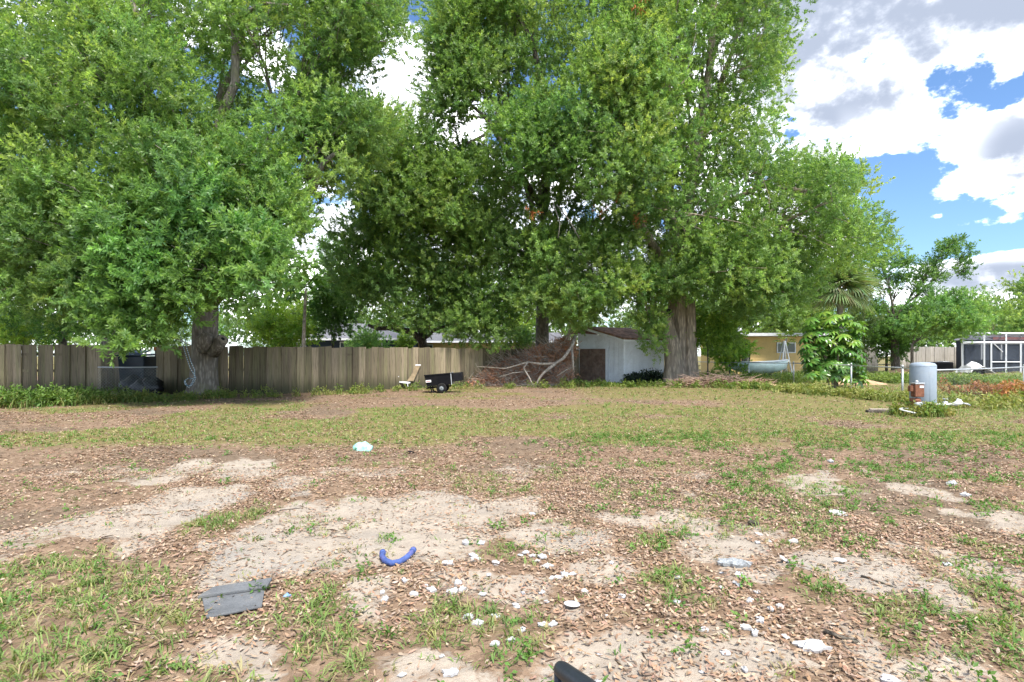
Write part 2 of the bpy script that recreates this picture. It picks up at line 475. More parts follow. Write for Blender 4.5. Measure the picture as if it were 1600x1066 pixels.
M['pale_wood'] = plain('cut_wood', (0.45, 0.30, 0.17), 0.85, 0.3, 14, 0.3, 0.15)

# ------------------------------------------------------------------ ground
def gp(pts): return [(G(u, v).x, G(u, v).y) for u, v in pts]
SAND = [gp(p) for p in (
    [(215, 750), (290, 725), (335, 716), (342, 728), (285, 746), (240, 756)],
    [(355, 722), (385, 714), (428, 721), (442, 735), (400, 744), (358, 740)],
    [(440, 745), (485, 742), (490, 752), (450, 760)],
    [(-60, 860), (0, 842), (60, 825), (140, 806), (230, 790), (280, 768), (376, 756), (384, 768), (330, 795), (285, 825), (225, 846), (165, 890), (140, 887), (200, 850), (130, 838), (60, 838), (0, 858), (-60, 872)],
    [(336, 915), (345, 862), (380, 830), (440, 800), (520, 783), (610, 784), (650, 768), (700, 763), (800, 795), (790, 815), (740, 822), (690, 852), (640, 866), (600, 884), (560, 894), (520, 902), (450, 892), (400, 902), (372, 918), (330, 934)],
    [(535, 918), (605, 908), (592, 962), (535, 968)],
    [(805, 826), (870, 806), (928, 824), (934, 850), (870, 866), (815, 850)],
    [(760, 780), (840, 772), (850, 790), (780, 800)],
    [(895, 882), (960, 868), (1005, 890), (960, 912), (900, 908)],
    [(930, 805), (1000, 795), (1080, 800), (1165, 835), (1175, 862), (1100, 868), (1035, 830)],
    [(1120, 815), (1230, 830), (1260, 850), (1160, 845)],
    [(1215, 880), (1300, 866), (1405, 880), (1435, 906), (1380, 924), (1240, 902)],
    [(1400, 900), (1490, 898), (1540, 955), (1460, 968)],
    [(1475, 862), (1620, 890), (1620, 930), (1500, 905)],
    [(1560, 800), (1640, 815), (1640, 850), (1570, 830)],
    [(260, 1034), (330, 992), (390, 983), (475, 990), (445, 1022), (380, 1042), (300, 1048)],
    [(360, 1066), (400, 1028), (468, 1044), (452, 1080)],
    [(1335, 998), (1420, 996), (1565, 1040), (1570, 1080), (1380, 1056)],
    [(915, 1012), (1000, 986), (1045, 1010), (990, 1080), (925, 1080)],
    [(1195, 746), (1280, 733), (1340, 766), (1255, 780)],
    [(645, 1012), (700, 988), (765, 1000), (745, 1044), (655, 1044)],
    [(1120, 1010), (1200, 1000), (1260, 1040), (1200, 1070), (1120, 1050)],
    [(90, 960), (150, 940), (170, 952), (110, 985)],
    [(10, 1010), (80, 985), (90, 1010), (20, 1040)],
    [(150, 1005), (210, 985), (225, 1000), (165, 1025)],
)]
GREEN = [gp(p) for p in (
    [(-40, 890), (120, 868), (250, 905), (320, 930), (310, 985), (240, 1030), (60, 1100), (-60, 1100)],
    [(280, 830), (340, 800), (420, 790), (410, 815), (320, 840)],
    [(190, 1080), (230, 1040), (370, 1050), (370, 1090)],
    [(420, 975), (520, 925), (600, 985), (560, 1090), (440, 1090), (470, 1000)],
    [(610, 985), (700, 935), (840, 955), (860, 1010), (800, 1045), (640, 1010)],
    [(1010, 900), (1060, 885), (1115, 915), (1110, 950), (1040, 940)],
    [(760, 860), (800, 848), (810, 880), (765, 885)],
    [(1230, 890), (1290, 895), (1310, 930), (1250, 925)],
    [(1340, 930), (1440, 930), (1470, 990), (1380, 985)],
    [(1480, 960), (1600, 940), (1640, 1000), (1540, 1000)],
    [(1500, 905), (1560, 905), (1570, 930), (1520, 935)],
    [(1550, 1000), (1640, 1010), (1640, 1060), (1570, 1045)],
    [(1390, 1000), (1440, 1005), (1430, 1030), (1395, 1025)],
    [(990, 820), (1060, 830), (1050, 850), (1000, 845)],
    [(1230, 838), (1270, 830), (1260, 860), (1235, 862)],
)]
def hgt(x, y):
    n = np.exp(-np.maximum(y - 14, 0) / 12.0)
    return (0.055 * (fbm(x * 0.9 + 3, y * 0.9, 5, 3) - 0.5) + 0.055 * (fbm(x * 4.5, y * 4.5, 9, 3) - 0.5)) * n
def hz1(x, y): return float(hgt(np.array([x]), np.array([y]))[0])
def zones(x, y):
    """sand, grass and dark-soil cover of the yard at ground points"""
    wx = x + 0.35 * (fbm(x * 1.6, y * 1.6, 21) - 0.5) * np.clip(y / 5, 0.4, 3)
    wy = y + 0.7 * (fbm(x * 1.6, y * 1.6, 33) - 0.5) * np.clip(y / 5, 0.4, 3)
    s = np.zeros(x.shape); g = np.zeros(x.shape)
    for p in SAND:
        pa = np.array(p); b = 1.5
        mk = (x > pa[:, 0].min() - b) & (x < pa[:, 0].max() + b) & (y > pa[:, 1].min() - b) & (y < pa[:, 1].max() + b)
        if mk.any():
            w = 0.20 + 0.03 * pa[:, 1].mean()
            s[mk] = np.maximum(s[mk], sstep(-w, w * 0.6, inside_dist(p, wx[mk], wy[mk])))
    for p in GREEN:
        pa = np.array(p); b = 1.5
        mk = (x > pa[:, 0].min() - b) & (x < pa[:, 0].max() + b) & (y > pa[:, 1].min() - b) & (y < pa[:, 1].max() + b)
        if mk.any(): g[mk] = np.maximum(g[mk], sstep(-0.2, 0.12, inside_dist(p, wx[mk], wy[mk])))
    near = 1 - sstep(7.0, 9.5, y)
    spots = sstep(0.58, 0.68, fbm(x * 1.3 + 7, y * 1.1, 41)) * near * 0.6
    s = np.maximum(s, spots)
    tuft = sstep(0.50, 0.62, fbm(x * 1.9 - 4, y * 1.4, 55))
    g = np.maximum(g, tuft * 0.55 * near * sstep(-8, 4, x + 2))
    # mown strip of thin lawn across the middle of the yard
    mid = sstep(8.0, 10.5, y) * (1 - sstep(24.0, 34.0, y) * (x < 6))
    lawn = sstep(0.30, 0.58, fbm(x * 0.42, y * 0.5, 63) + 0.07 * sstep(8.5, 11, y) * (1 - sstep(15, 19, y)) + 0.09 * sstep(2, 9, x) - 0.10 * sstep(15, 22, y) * (x < 3))
    g = np.maximum(g, mid * lawn * 0.85)
    far = sstep(17, 21, y) * sstep(1, 4, x)
    g = np.maximum(g, far * 0.8)
    g = np.maximum(g, sstep(36, 44, y) * 0.8)
    s = s * (1 - 0.75 * g)
    d = sstep(0.55, 0.68, fbm(x * 0.7 + 13, y * 0.8, 77)) * (1 - g)
    return s, g, d

def ground_material():
    k = NT('yard_ground')
    z = k.attr('zone'); sp = k.N.new('ShaderNodeSeparateColor'); k.L.new(z, sp.inputs[0])
    S, Gr, Dk = sp.outputs[0], sp.outputs[1], sp.outputs[2]
    c = k.coord('Object')
    n1 = k.noise(c, 3.5, 8, 0.65); n2 = k.noise(c, 22, 6, 0.7); n3 = k.noise(c, 120, 3, 0.6); n0 = k.noise(c, 0.6, 5, 0.6)
    chip = k.vor(c, 16.0, 'F1', 'Color'); cs = k.N.new('ShaderNodeSeparateColor'); k.L.new(chip, cs.inputs[0])
    chip2 = k.vor(c, 38.0, 'F1', 'Color'); cs2 = k.N.new('ShaderNodeSeparateColor'); k.L.new(chip2, cs2.inputs[0])
    sand = k.mix(k.rng(n1, 0.3, 0.7), (0.280, 0.236, 0.190), (0.370, 0.312, 0.248))
    sand = k.mix(k.m('MULTIPLY', k.rng(n2, 0.5, 0.75), 0.45), sand, (0.200, 0.181, 0.159))
    sand = k.mix(k.m('MULTIPLY', k.rng(n0, 0.5, 0.68), 0.55), sand, (0.244, 0.237, 0.222))
    lit = k.mix(cs.outputs[0], (0.130, 0.086, 0.056), (0.300, 0.212, 0.145))
    lit = k.mix(k.m('MULTIPLY', cs2.outputs[1], 0.6), lit, (0.185, 0.122, 0.078))
    lit = k.mix(k.m('MULTIPLY', k.rng(n2, 0.5, 0.7), 0.5), lit, (0.074, 0.052, 0.033))
    soil = k.mix(k.rng(n2, 0.3, 0.7), (0.081, 0.063, 0.046), (0.155, 0.122, 0.089))
    lit = k.mix(k.m('MULTIPLY', Dk, 0.55), lit, soil)
    gras = k.mix(cs2.outputs[0], (0.092, 0.104, 0.030), (0.210, 0.200, 0.064))
    gras = k.mix(k.m('MULTIPLY', k.rng(cs.outputs[1], 0.55, 0.7), 0.6), gras, (0.200, 0.126, 0.070))
    sm = k.rng(k.m('ADD', S, k.m('MULTIPLY_ADD', n2, 0.7, k.m('MULTIPLY_ADD', n1, 0.5, -0.6))), 0.38, 0.62)
    gm = k.rng(k.m('ADD', Gr, k.m('MULTIPLY_ADD', n2, 0.9, k.m('MULTIPLY_ADD', n1, 0.7, -0.8))), 0.3, 0.75)
    col = k.mix(k.m('MULTIPLY', gm, 0.8), lit, gras)
    col = k.mix(sm, col, sand)
    col = k.mix(k.m('MULTIPLY', k.rng(n3, 0.55, 0.75), 0.3), col, (0.089, 0.074, 0.056))
    h = k.m('ADD', k.m('MULTIPLY', n2, 0.6), k.m('MULTIPLY_ADD', n3, 0.25, k.m('MULTIPLY', cs.outputs[2], k.m('MULTIPLY_ADD', sm, -0.3, 0.32))))
    k.bump(h, 0.75, 0.03)
    return k.fin(col, 0.95, 0.08)

def build_ground():
    ys = [-14, -9, -5, -2, 0.0, 0.8]
    y = 1.4
    while y < 46: ys.append(y); y *= 1.0165
    while y < 1500: ys.append(y); y *= 1.22
    ys = np.array(ys); nc = 281
    s = np.linspace(-1, 1, nc)
    W = np.maximum(0.98 * ys + 5, 9)
    X = s[None, :] * W[:, None]; Y = np.repeat(ys[:, None], nc, 1)
    x, yv = X.ravel(), Y.ravel()
    Z = hgt(x, yv)
    a, g, d = zones(x, yv)
    nr = len(ys)
    i = (np.arange(nr - 1)[:, None] * nc + np.arange(nc - 1)[None, :]).ravel()
    tris = np.concatenate([np.stack([i, i + 1, i + nc + 1], 1), np.stack([i, i + nc + 1, i + nc], 1)])
    o = np_mesh('ground', np.stack([x, yv, Z], 1), tris, ground_material(), None, None, True)
    at = o.data.color_attributes.new('zone', 'FLOAT_COLOR', 'POINT')
    g = g * (.35 + .65 * sstep(7, 10, yv))                    # near the lens the turf is built blade by blade over litter
    c = np.ones((len(x), 4), np.float32); c[:, 0] = a; c[:, 1] = g; c[:, 2] = d
    at.data.foreach_set('color', c.ravel())
    tag(o, 'sandy yard floor with dry leaves and patchy grass', kind='structure')
    o['label'] = 'sandy yard with dry leaves, bare patches and thin grass'
    return o
build_ground()

# ------------------------------------------------------------------ leaf and blade clouds
def norm(a): return a / (np.linalg.norm(a, axis=-1, keepdims=True) + 1e-9)
def rdir(n): return norm(rng.normal(size=(n, 3)))
def leaf_mesh(base, d, nrm, L, W, col, fold=0.12, pos=0.45):
    """diamond leaves folded along the midrib: two triangles each"""
    n = len(base)
    side = norm(np.cross(d, nrm)); up = np.cross(side, d)
    L = L[:, None]; W = W[:, None]
    tip = base + d * L - up * L * 0.12
    mid = base + d * L * pos
    v = np.empty((n, 4, 3), np.float32)
    v[:, 0] = base; v[:, 1] = mid - side * W * .5 + up * W * fold; v[:, 2] = tip; v[:, 3] = mid + side * W * .5 + up * W * fold
    k = np.arange(n) * 4
    t = np.concatenate([np.stack([k, k + 1, k + 2], 1), np.stack([k, k + 2, k + 3], 1)])
    return v.reshape(-1, 3), t, np.repeat(col, 4, 0)
def curled_mesh(base, d, nrm, L, W, col, curl):
    n = len(base); side = norm(np.cross(d, nrm)); up = np.cross(side, d)
    L = L[:, None]; W = W[:, None]; c = curl[:, None]
    v = np.empty((n, 6, 3), np.float32)
    v[:, 0] = base + up * c * L
    for i, (t, w) in enumerate(((0.35, .5), (0.7, .38))):
        p = base + d * L * t
        v[:, 1 + 2 * i] = p - side * W * w + up * W * 0.25 * (i + 0.4); v[:, 2 + 2 * i] = p + side * W * w + up * W * 0.2
    v[:, 5] = base + d * L + up * c * L * 1.1
    k = np.arange(n) * 6
    t = np.concatenate([np.stack([k + a, k + b, k + e], 1) for a, b, e in ((0, 1, 2), (1, 3, 2), (2, 3, 4), (3, 5, 4))])
    return v.reshape(-1, 3), t, np.repeat(col, 6, 0)
def blade_mesh(base, d, bend, L, W, col):
    n = len(base); side = norm(np.cross(d, np.array([0, 0, 1.0]) + rdir(n) * 0.2))
    L = L[:, None]; W = W[:, None]
    mid = base + d * L * .55; tip = mid + norm(d + bend) * L * .5
    v = np.empty((n, 5, 3), np.float32)
    v[:, 0] = base - side * W * .4; v[:, 1] = base + side * W * .4; v[:, 2] = mid - side * W * .5; v[:, 3] = mid + side * W * .5; v[:, 4] = tip
    k = np.arange(n) * 5
    t = np.concatenate([np.stack([k + a, k + b, k + e], 1) for a, b, e in ((0, 1, 3), (0, 3, 2), (2, 3, 4))])
    return v.reshape(-1, 3), t, np.repeat(col, 5, 0)
def join(parts):
    vs = []; ts = []; cs = []; o = 0
    for v, t, c in parts:
        vs.append(v); ts.append(t + o); cs.append(c); o += len(v)
    return np.concatenate(vs), np.concatenate(ts), np.concatenate(cs)
def pick(pal, n, w=None):
    pal = np.array(pal, float)
    a = pal[rng.choice(len(pal), n, p=w)]
    return a * rng.uniform(0.82, 1.2, (n, 1)) * rng.uniform(0.94, 1.06, (n, 3))

OAK = [(0.121, 0.213, 0.070), (0.160, 0.275, 0.087), (0.210, 0.326, 0.100), (0.282, 0.380, 0.115)]
OAK_W = [.28, .37, .25, .10]
BRIGHT = [(0.129, 0.255, 0.084), (0.168, 0.307, 0.098), (0.223, 0.353, 0.107), (0.107, 0.204, 0.075)]
YELLOWG = [(0.163, 0.284, 0.052), (0.225, 0.351, 0.065), (0.125, 0.230, 0.046), (0.275, 0.392, 0.078)]
DARK = [(0.060, 0.134, 0.036), (0.085, 0.180, 0.046), (0.112, 0.226, 0.056)]
HAZY = [(0.120, 0.188, 0.072), (0.156, 0.225, 0.090), (0.102, 0.156, 0.060)]

def foliage(centers, rad, sprays, leaves, L, W, pal, pw=None, flat=0.72, spread=0.95, outward=0.9):
    """leafy twig ends filling rough clumps (small plants)"""
    C = np.asarray(centers, float); n = len(C); rad = np.broadcast_to(rad, (n,))
    sprays = np.maximum(3, (np.broadcast_to(sprays, (n,)) * rng.uniform(0.7, 1.3, n)).astype(int))
    ci = np.repeat(np.arange(n), sprays); m = len(ci)
    d = rdir(m)
    rr = rad[ci] * rng.uniform(0.12, 1.0, m) ** 0.55
    pos = C[ci] + d * rr[:, None] * np.array([1, 1, flat])
    ax = norm(d * outward + rdir(m) * 0.55 + np.array([0, 0, 0.12]))
    cc = pick(pal, n, pw); sc = pick(pal, m, pw)
    scol = 0.5 * cc[ci] + 0.5 * sc
    li = np.repeat(np.arange(m), leaves); q = len(li)
    t = np.tile(np.arange(leaves) / leaves, m)
    ld = norm(ax[li] * (0.35 + 0.5 * t[:, None]) + rdir(q) * spread * 0.75 + np.array([0, 0, -0.12]))
    base = pos[li] + ax[li] * (t[:, None] * L * 1.6) + rdir(q) * L * 0.12
    nr = norm(np.array([0, 0, 1.0]) + rdir(q) * 0.75)
    ll = L * rng.uniform(0.65, 1.25, q); ww = W * rng.uniform(0.75, 1.25, q)
    col = scol[li] * rng.uniform(0.85, 1.18, (q, 1))
    return leaf_mesh(base, ld, nr, ll, ww, col)

NPROTO = 5
def spray_group():
    """geometry nodes: puts one of the mesh's own leafy twigs on each of its loose points"""
    g = bpy.data.node_groups.new('leafy_twigs', 'GeometryNodeTree')
    g.interface.new_socket('Geometry', in_out='INPUT', socket_type='NodeSocketGeometry')
    g.interface.new_socket('Geometry', in_out='OUTPUT', socket_type='NodeSocketGeometry')
    N, L = g.nodes, g.links
    gi = N.new('NodeGroupInput'); go = N.new('NodeGroupOutput')
    def attr(name, typ):
        a = N.new('GeometryNodeInputNamedAttribute'); a.data_type = typ; a.inputs['Name'].default_value = name
        return a.outputs[0]
    pid = attr('proto', 'INT')
    def part(i):
        c = N.new('FunctionNodeCompare'); c.data_type = 'INT'; c.operation = 'EQUAL'
        L.new(pid, [x for x in c.inputs if x.type == 'INT'][0]); [x for x in c.inputs if x.type == 'INT'][1].default_value = i
        sg = N.new('GeometryNodeSeparateGeometry'); sg.domain = 'POINT'
        L.new(gi.outputs[0], sg.inputs['Geometry']); L.new(c.outputs[0], sg.inputs['Selection'])
        return sg.outputs['Selection']
    jn = N.new('GeometryNodeJoinGeometry')
    for i in range(1, NPROTO + 1):
        gt = N.new('GeometryNodeGeometryToInstance'); L.new(part(i), gt.inputs[0]); L.new(gt.outputs[0], jn.inputs[0])
    iop = N.new('GeometryNodeInstanceOnPoints')
    L.new(part(0), iop.inputs['Points']); L.new(jn.outputs[0], iop.inputs['Instance'])
    iop.inputs['Pick Instance'].default_value = True
    L.new(attr('pick', 'INT'), iop.inputs['Instance Index'])
    L.new(attr('rot', 'FLOAT_VECTOR'), iop.inputs['Rotation'])
    L.new(attr('scl', 'FLOAT_VECTOR'), iop.inputs['Scale'])
    L.new(iop.outputs[0], go.inputs[0])
    return g
SPRAY = spray_group()

def twig_proto(L, W, n, droop):
    """one leafy twig end along +Z: leaves spiral up a short stem and crowd at its tip"""
    t = np.sort(rng.uniform(0, 1, n) ** 0.75)
    stem = L * 2.4
    th = np.arange(n) * 2.4 + rng.uniform(-.4, .4, n)
    open_ = 1.35 - 0.95 * t + rng.normal(0, .18, n)           # angle from the stem, closing towards the tip
    bend = np.array([rng.normal(0, .12), rng.normal(0, .12), 0])
    base = np.stack([np.zeros(n), np.zeros(n), t * stem], 1) + bend * (t[:, None] ** 2) * stem
    d = np.stack([np.sin(open_) * np.cos(th), np.sin(open_) * np.sin(th), np.cos(open_)], 1)
    nr = norm(np.array([0, 0, 1.0]) - d * d[:, 2:3] + rng.normal(0, .25, (n, 3)))
    ll = L * rng.uniform(.7, 1.2, n); ww = W * rng.uniform(.8, 1.2, n)
    side = norm(np.cross(d, nr)); up = np.cross(side, d)
    v = np.empty((n, 6, 3)); l = ll[:, None]; w = ww[:, None]
    v[:, 0] = base
    m1 = base + d * l * .38 + up * l * .05; m2 = base + d * l * .72 + up * l * (.02 - droop * .3)
    v[:, 1] = m1 - side * w * .5; v[:, 2] = m1 + side * w * .5
    v[:, 3] = m2 - side * w * .42; v[:, 4] = m2 + side * w * .42
    v[:, 5] = base + d * l - up * l * droop
    k = np.arange(n) * 6
    tr = np.concatenate([np.stack([k + a, k + b, k + e], 1) for a, b, e in ((0, 2, 1), (1, 2, 4), (1, 4, 3), (3, 4, 5))])
    col = np.repeat(rng.uniform(.82, 1.2, (n, 1)) * np.ones((1, 3)), 6, 0)
    tip = np.repeat(t, 6)[:, None]
    col = col * (1 + tip * np.array([.28, .16, .0]))            # younger leaves at the tip are yellower
    sv = np.array([(-.005, 0, 0), (.005, 0, 0), (bend[0] * stem, bend[1] * stem, stem)])
    o = n * 6
    return np.concatenate([v.reshape(-1, 3), sv]), np.concatenate([tr, [[o, o + 1, o + 2]]]), np.concatenate([col, np.full((3, 3), .8)])

def crown_object(clumps, base, root, mat, name='crown'):
    P_, A_, S_, T_ = [], [], [], []
    for c in clumps:
        C = np.asarray(c[0], float) - np.array(base); rad, sprays, pal = c[1], c[2], c[6]
        pw = c[7] if len(c) > 7 else None; flat = c[8] if len(c) > 8 else .75
        n = len(C); rad = np.broadcast_to(rad, (n,))
        sp = np.maximum(3, (np.broadcast_to(sprays, (n,)) * rng.uniform(.75, 1.25, n)).astype(int))
        ci = np.repeat(np.arange(n), sp); m = len(ci); d = rdir(m)
        lump = 0.75 + 0.42 * np.abs(np.sin(d[:, 0] * 3.1 + ci * 1.7) * np.cos(d[:, 1] * 2.7 + ci * .9) + .4 * np.sin(d[:, 2] * 4 + ci))
        rr = rad[ci] * lump * rng.uniform(.1, 1.0, m) ** .42
        P_.append(C[ci] + d * rr[:, None] * np.array([1, 1, flat]))
        A_.append(norm(d * .8 + rdir(m) * .5 + np.array([0, 0, .38])))
        cc = pick(pal, n, pw); sc = pick(pal, m, pw)
        hue = rng.uniform(-1, 1, n)[ci][:, None]
        T_.append((.55 * cc[ci] + .45 * sc) * (1 + hue * np.array([.10, .03, -.10])))
        S_.append(c[4] / clumps[0][4] * rng.uniform(.75, 1.25, m))
    pos, ax, tint, scl = (np.concatenate(x) for x in (P_, A_, T_, S_)); m = len(pos)
    az = np.arctan2(ax[:, 1], ax[:, 0]); ti = np.arccos(np.clip(ax[:, 2], -1, 1)); ro = rng.uniform(0, 2 * math.pi, m)
    ca, sa, ct, st, cr, sr = np.cos(az), np.sin(az), np.cos(ti), np.sin(ti), np.cos(ro), np.sin(ro)
    m00 = ca * ct * cr - sa * sr; m10 = sa * ct * cr + ca * sr; m20 = -st * cr; m21 = st * sr; m22 = ct
    rot = np.stack([np.arctan2(m21, m22), -np.arcsin(np.clip(m20, -1, 1)), np.arctan2(m10, m00)], 1)
    vs, ts, cs, pr = [pos], [], [tint], [np.zeros(m, np.int32)]; o = m
    L, W = clumps[0][4], clumps[0][5]; nl = clumps[0][3]
    for i in range(NPROTO):
        v, t, c = twig_proto(L, W, nl, .16)
        vs.append(v); ts.append(t + o); cs.append(c); pr.append(np.full(len(v), i + 1, np.int32)); o += len(v)
    v = np.concatenate(vs); n = len(v)
    ob = np_mesh(name, v, np.concatenate(ts), mat, root, None)
    me = ob.data
    def put(nm, typ, arr, field):
        a = me.attributes.new(nm, typ, 'POINT'); a.data.foreach_set(field, np.ascontiguousarray(arr).ravel())
    put('proto', 'INT', np.concatenate(pr), 'value')
    put('pick', 'INT', rng.integers(0, NPROTO, n).astype(np.int32), 'value')
    full = np.zeros((n, 3), np.float32); full[:m] = rot; put('rot', 'FLOAT_VECTOR', full, 'vector')
    full = np.ones((n, 3), np.float32); full[:m] = scl[:, None]; put('scl', 'FLOAT_VECTOR', full, 'vector')
    full = np.ones((n, 4), np.float32); full[:, :3] = np.concatenate(cs)
    lf = full.copy(); lf[:m, :3] = 1; put('leaf_tone', 'FLOAT_COLOR', lf, 'color')
    put('twig_tint', 'FLOAT_COLOR', full, 'color')
    md = ob.modifiers.new('leafy_twigs', 'NODES'); md.node_group = SPRAY
    return tag(ob, kind='stuff')

def inpoly(poly, x, y):
    p = np.array(poly, float); q = np.roll(p, -1, 0); r = np.zeros(len(x), bool)
    for (ax, ay), (bx, by) in zip(p, q):
        r ^= ((ay > y) != (by > y)) & (x < (bx - ax) * (y - ay) / (by - ay + 1e-12) + ax)
    return r
def crown_points(outline, ref_y, y0, y1, n, holes=(), minsep=0.55):
    """clump centres filling a crown whose side view at distance ref_y has this outline"""
    o = np.array([(P(u, v, ref_y).x, P(u, v, ref_y).z) for u, v in outline])
    hs = [np.array([(P(u, v, ref_y).x, P(u, v, ref_y).z) for u, v in h]) for h in holes]
    lo, hi = o.min(0), o.max(0); out = []
    tries = 0
    while len(out) < n and tries < n * 60:
        tries += 1
        a = rng.uniform(lo, hi)
        if not inpoly(o, np.array([a[0]]), np.array([a[1]]))[0]: continue
        if any(inpoly(h, np.array([a[0]]), np.array([a[1]]))[0] for h in hs): continue
        y = rng.uniform(y0, y1)
        s = y / ref_y
        p = np.array([a[0] * s, y, CH + (a[1] - CH) * s])
        if out and min(np.sum((np.array(out) - p) ** 2, 1)) < minsep ** 2 and random.random() < 0.85: continue
        out.append(p)
    return np.array(out)
def kmeans(p, k, it=8):
    k = min(k, len(p)); c = p[rng.choice(len(p), k, replace=False)].copy()
    for _ in range(it):
        a = np.argmin(((p[:, None] - c[None]) ** 2).sum(2), 1)
        for i in range(k):
            if (a == i).any(): c[i] = p[a == i].mean(0)
    return c, a
def arc(a, b, n=6, lift=0.12, wig=0.1):
    a, b = Vector(a), Vector(b); L = (b - a).length
    c = (a + b) / 2 + Vector((random.uniform(-wig, wig) * L, random.uniform(-wig, wig) * L, lift * L + random.uniform(-wig, wig) * L * .5))
    pts = []
    for i in range(n):
        t = i / (n - 1)
        p = a * (1 - t) ** 2 + c * (2 * t * (1 - t)) + b * t * t
        if 0 < i < n - 1: p += Vector((random.uniform(-1, 1), random.uniform(-1, 1), random.uniform(-1, 1))) * L * 0.018
        pts.append(p)
    return pts
def taper(r0, r1, n): return [r0 + (r1 - r0) * i / (n - 1) for i in range(n)]

def trunk_shape(mb, path, radii, flare=1.7, lobes=5, depth=0.14, sides=22, ph=0.0, aspect=1.0):
    """buttressed trunk: rings with lobes that fade upwards"""
    n = len(path); vs = []; fs = []
    for i, (p, r) in enumerate(zip(path, radii)):
        t = i / (n - 1)
        fl = 1 + (flare - 1) * math.exp(-t * 9)
        for k in range(sides):
            th = 2 * math.pi * k / sides
            w = depth * (0.55 + math.exp(-t * 4)) * (math.sin(lobes * th + ph + t * 1.3) * .6 + math.sin((lobes + 3) * th + 1.7 * ph - t) * .4)
            rr = r * fl * (1 + w) * (1 + random.uniform(-.02, .02))
            vs.append((p[0] + rr * math.cos(th) * aspect, p[1] + rr * math.sin(th), p[2]))
    for i in range(n - 1):
        for k in range(sides):
            k2 = (k + 1) % sides
            fs.append((i * sides + k, i * sides + k2, (i + 1) * sides + k2, (i + 1) * sides + k))
    fs.append(tuple(range((n - 1) * sides, n * sides)))
    mb.add(vs, fs)

def make_tree(name, label, group, base, fork, r0, clumps, bark_mat, k1=7, k2=28, leaf=None, cat='tree', r_fork=None,
              flare=1.7, lobes=5, depth=0.13, aspect=1.0, lean_mid=None, twigs=True, extra=None, trunk_part=True, bare=()):
    """clumps: list of (centres, radius, sprays, leaves, L, W, palette, weights)"""
    base = Vector(base); fork = Vector(fork)
    root = empty(name, base, label, cat, group)
    mb = MB(); n = 9
    mid = Vector(lean_mid) if lean_mid else (base + fork) / 2
    path = []
    for i in range(n):
        t = i / (n - 1); t2 = t ** 1.25
        p = base * (1 - t2) ** 2 + mid * (2 * t2 * (1 - t2)) + fork * t2 * t2
        path.append(p - base - Vector((0, 0, 0.12 * (1 - t))))
    r_fork = r_fork or r0 * 0.72
    trunk_shape(mb, path, taper(r0, r_fork, n), flare, lobes, depth, 22 if r0 > .2 else 9, random.random() * 6, aspect)
    if trunk_part: mb.build('trunk', bark_mat, root, True)
    allc = np.concatenate([c[0] for c in clumps])
    c1, a1 = kmeans(allc, k1)
    for i in range(len(c1)):
        pts = allc[a1 == i]
        if len(pts) == 0: continue
        lm = MB(); tgt = Vector(c1[i]); st = fork + (tgt - fork) * 0.0
        d1 = (tgt - fork).length
        pa = arc(fork - Vector((0, 0, r_fork * 0.4)), fork.lerp(tgt, 0.72), 8, 0.10, 0.12)
        rl = max(0.02, r_fork * 0.5); rend = rl * 0.45
        lm.tube([p - base for p in pa], taper(rl, rend, 8), 8)
        kk = max(1, int(round(k2 * len(pts) / len(allc))))
        c2, a2 = kmeans(pts, kk)
        for j in range(len(c2)):
            q = pts[a2 == j]
            if len(q) == 0: continue
            s = pa[random.choice((4, 5, 6, 7))]
            pb = arc(s, c2[j], 6, 0.05, 0.12)
            lm.tube([p - base for p in pb], taper(rend * 0.75, rend * 0.3, 6), 6)
            if twigs:
                for e in q:
                    pc = arc(pb[random.choice((2, 3, 4, 5))], e, 4, 0.02, 0.12)
                    lm.tube([p - base for p in pc], taper(rend * 0.28, rend * 0.1, 4), 4, False)
        lm.build('limb', bark_mat, root, True)
    crown_object(clumps, base, root, leaf or M['crown_leaf'])
    return root

# ------------------------------------------------------------------ wooden fence
def board_mesh(name, w, h, th, mat, ear):
    mb = MB()
    e = ear
    poly = [(-w / 2, 0, 0), (w / 2, 0, 0), (w / 2, 0, h - e * random.uniform(.2, 1)), (w / 2 - e, 0, h), (-w / 2 + e, 0, h - random.uniform(0, .012)), (-w / 2, 0, h - e * random.uniform(.2, 1))]
    mb.prism(poly, (0, th, 0))
    return mb.mesh(name, mat)
FB = [board_mesh('board', w, 1.0, 0.022, M['fence'], 0.012) for w in (0.292, 0.297, 0.290, 0.295, 0.288)]
GB = [board_mesh('board', 0.57, 1.0, 0.02, M['fence_grey'], 0.01) for _ in range(3)]

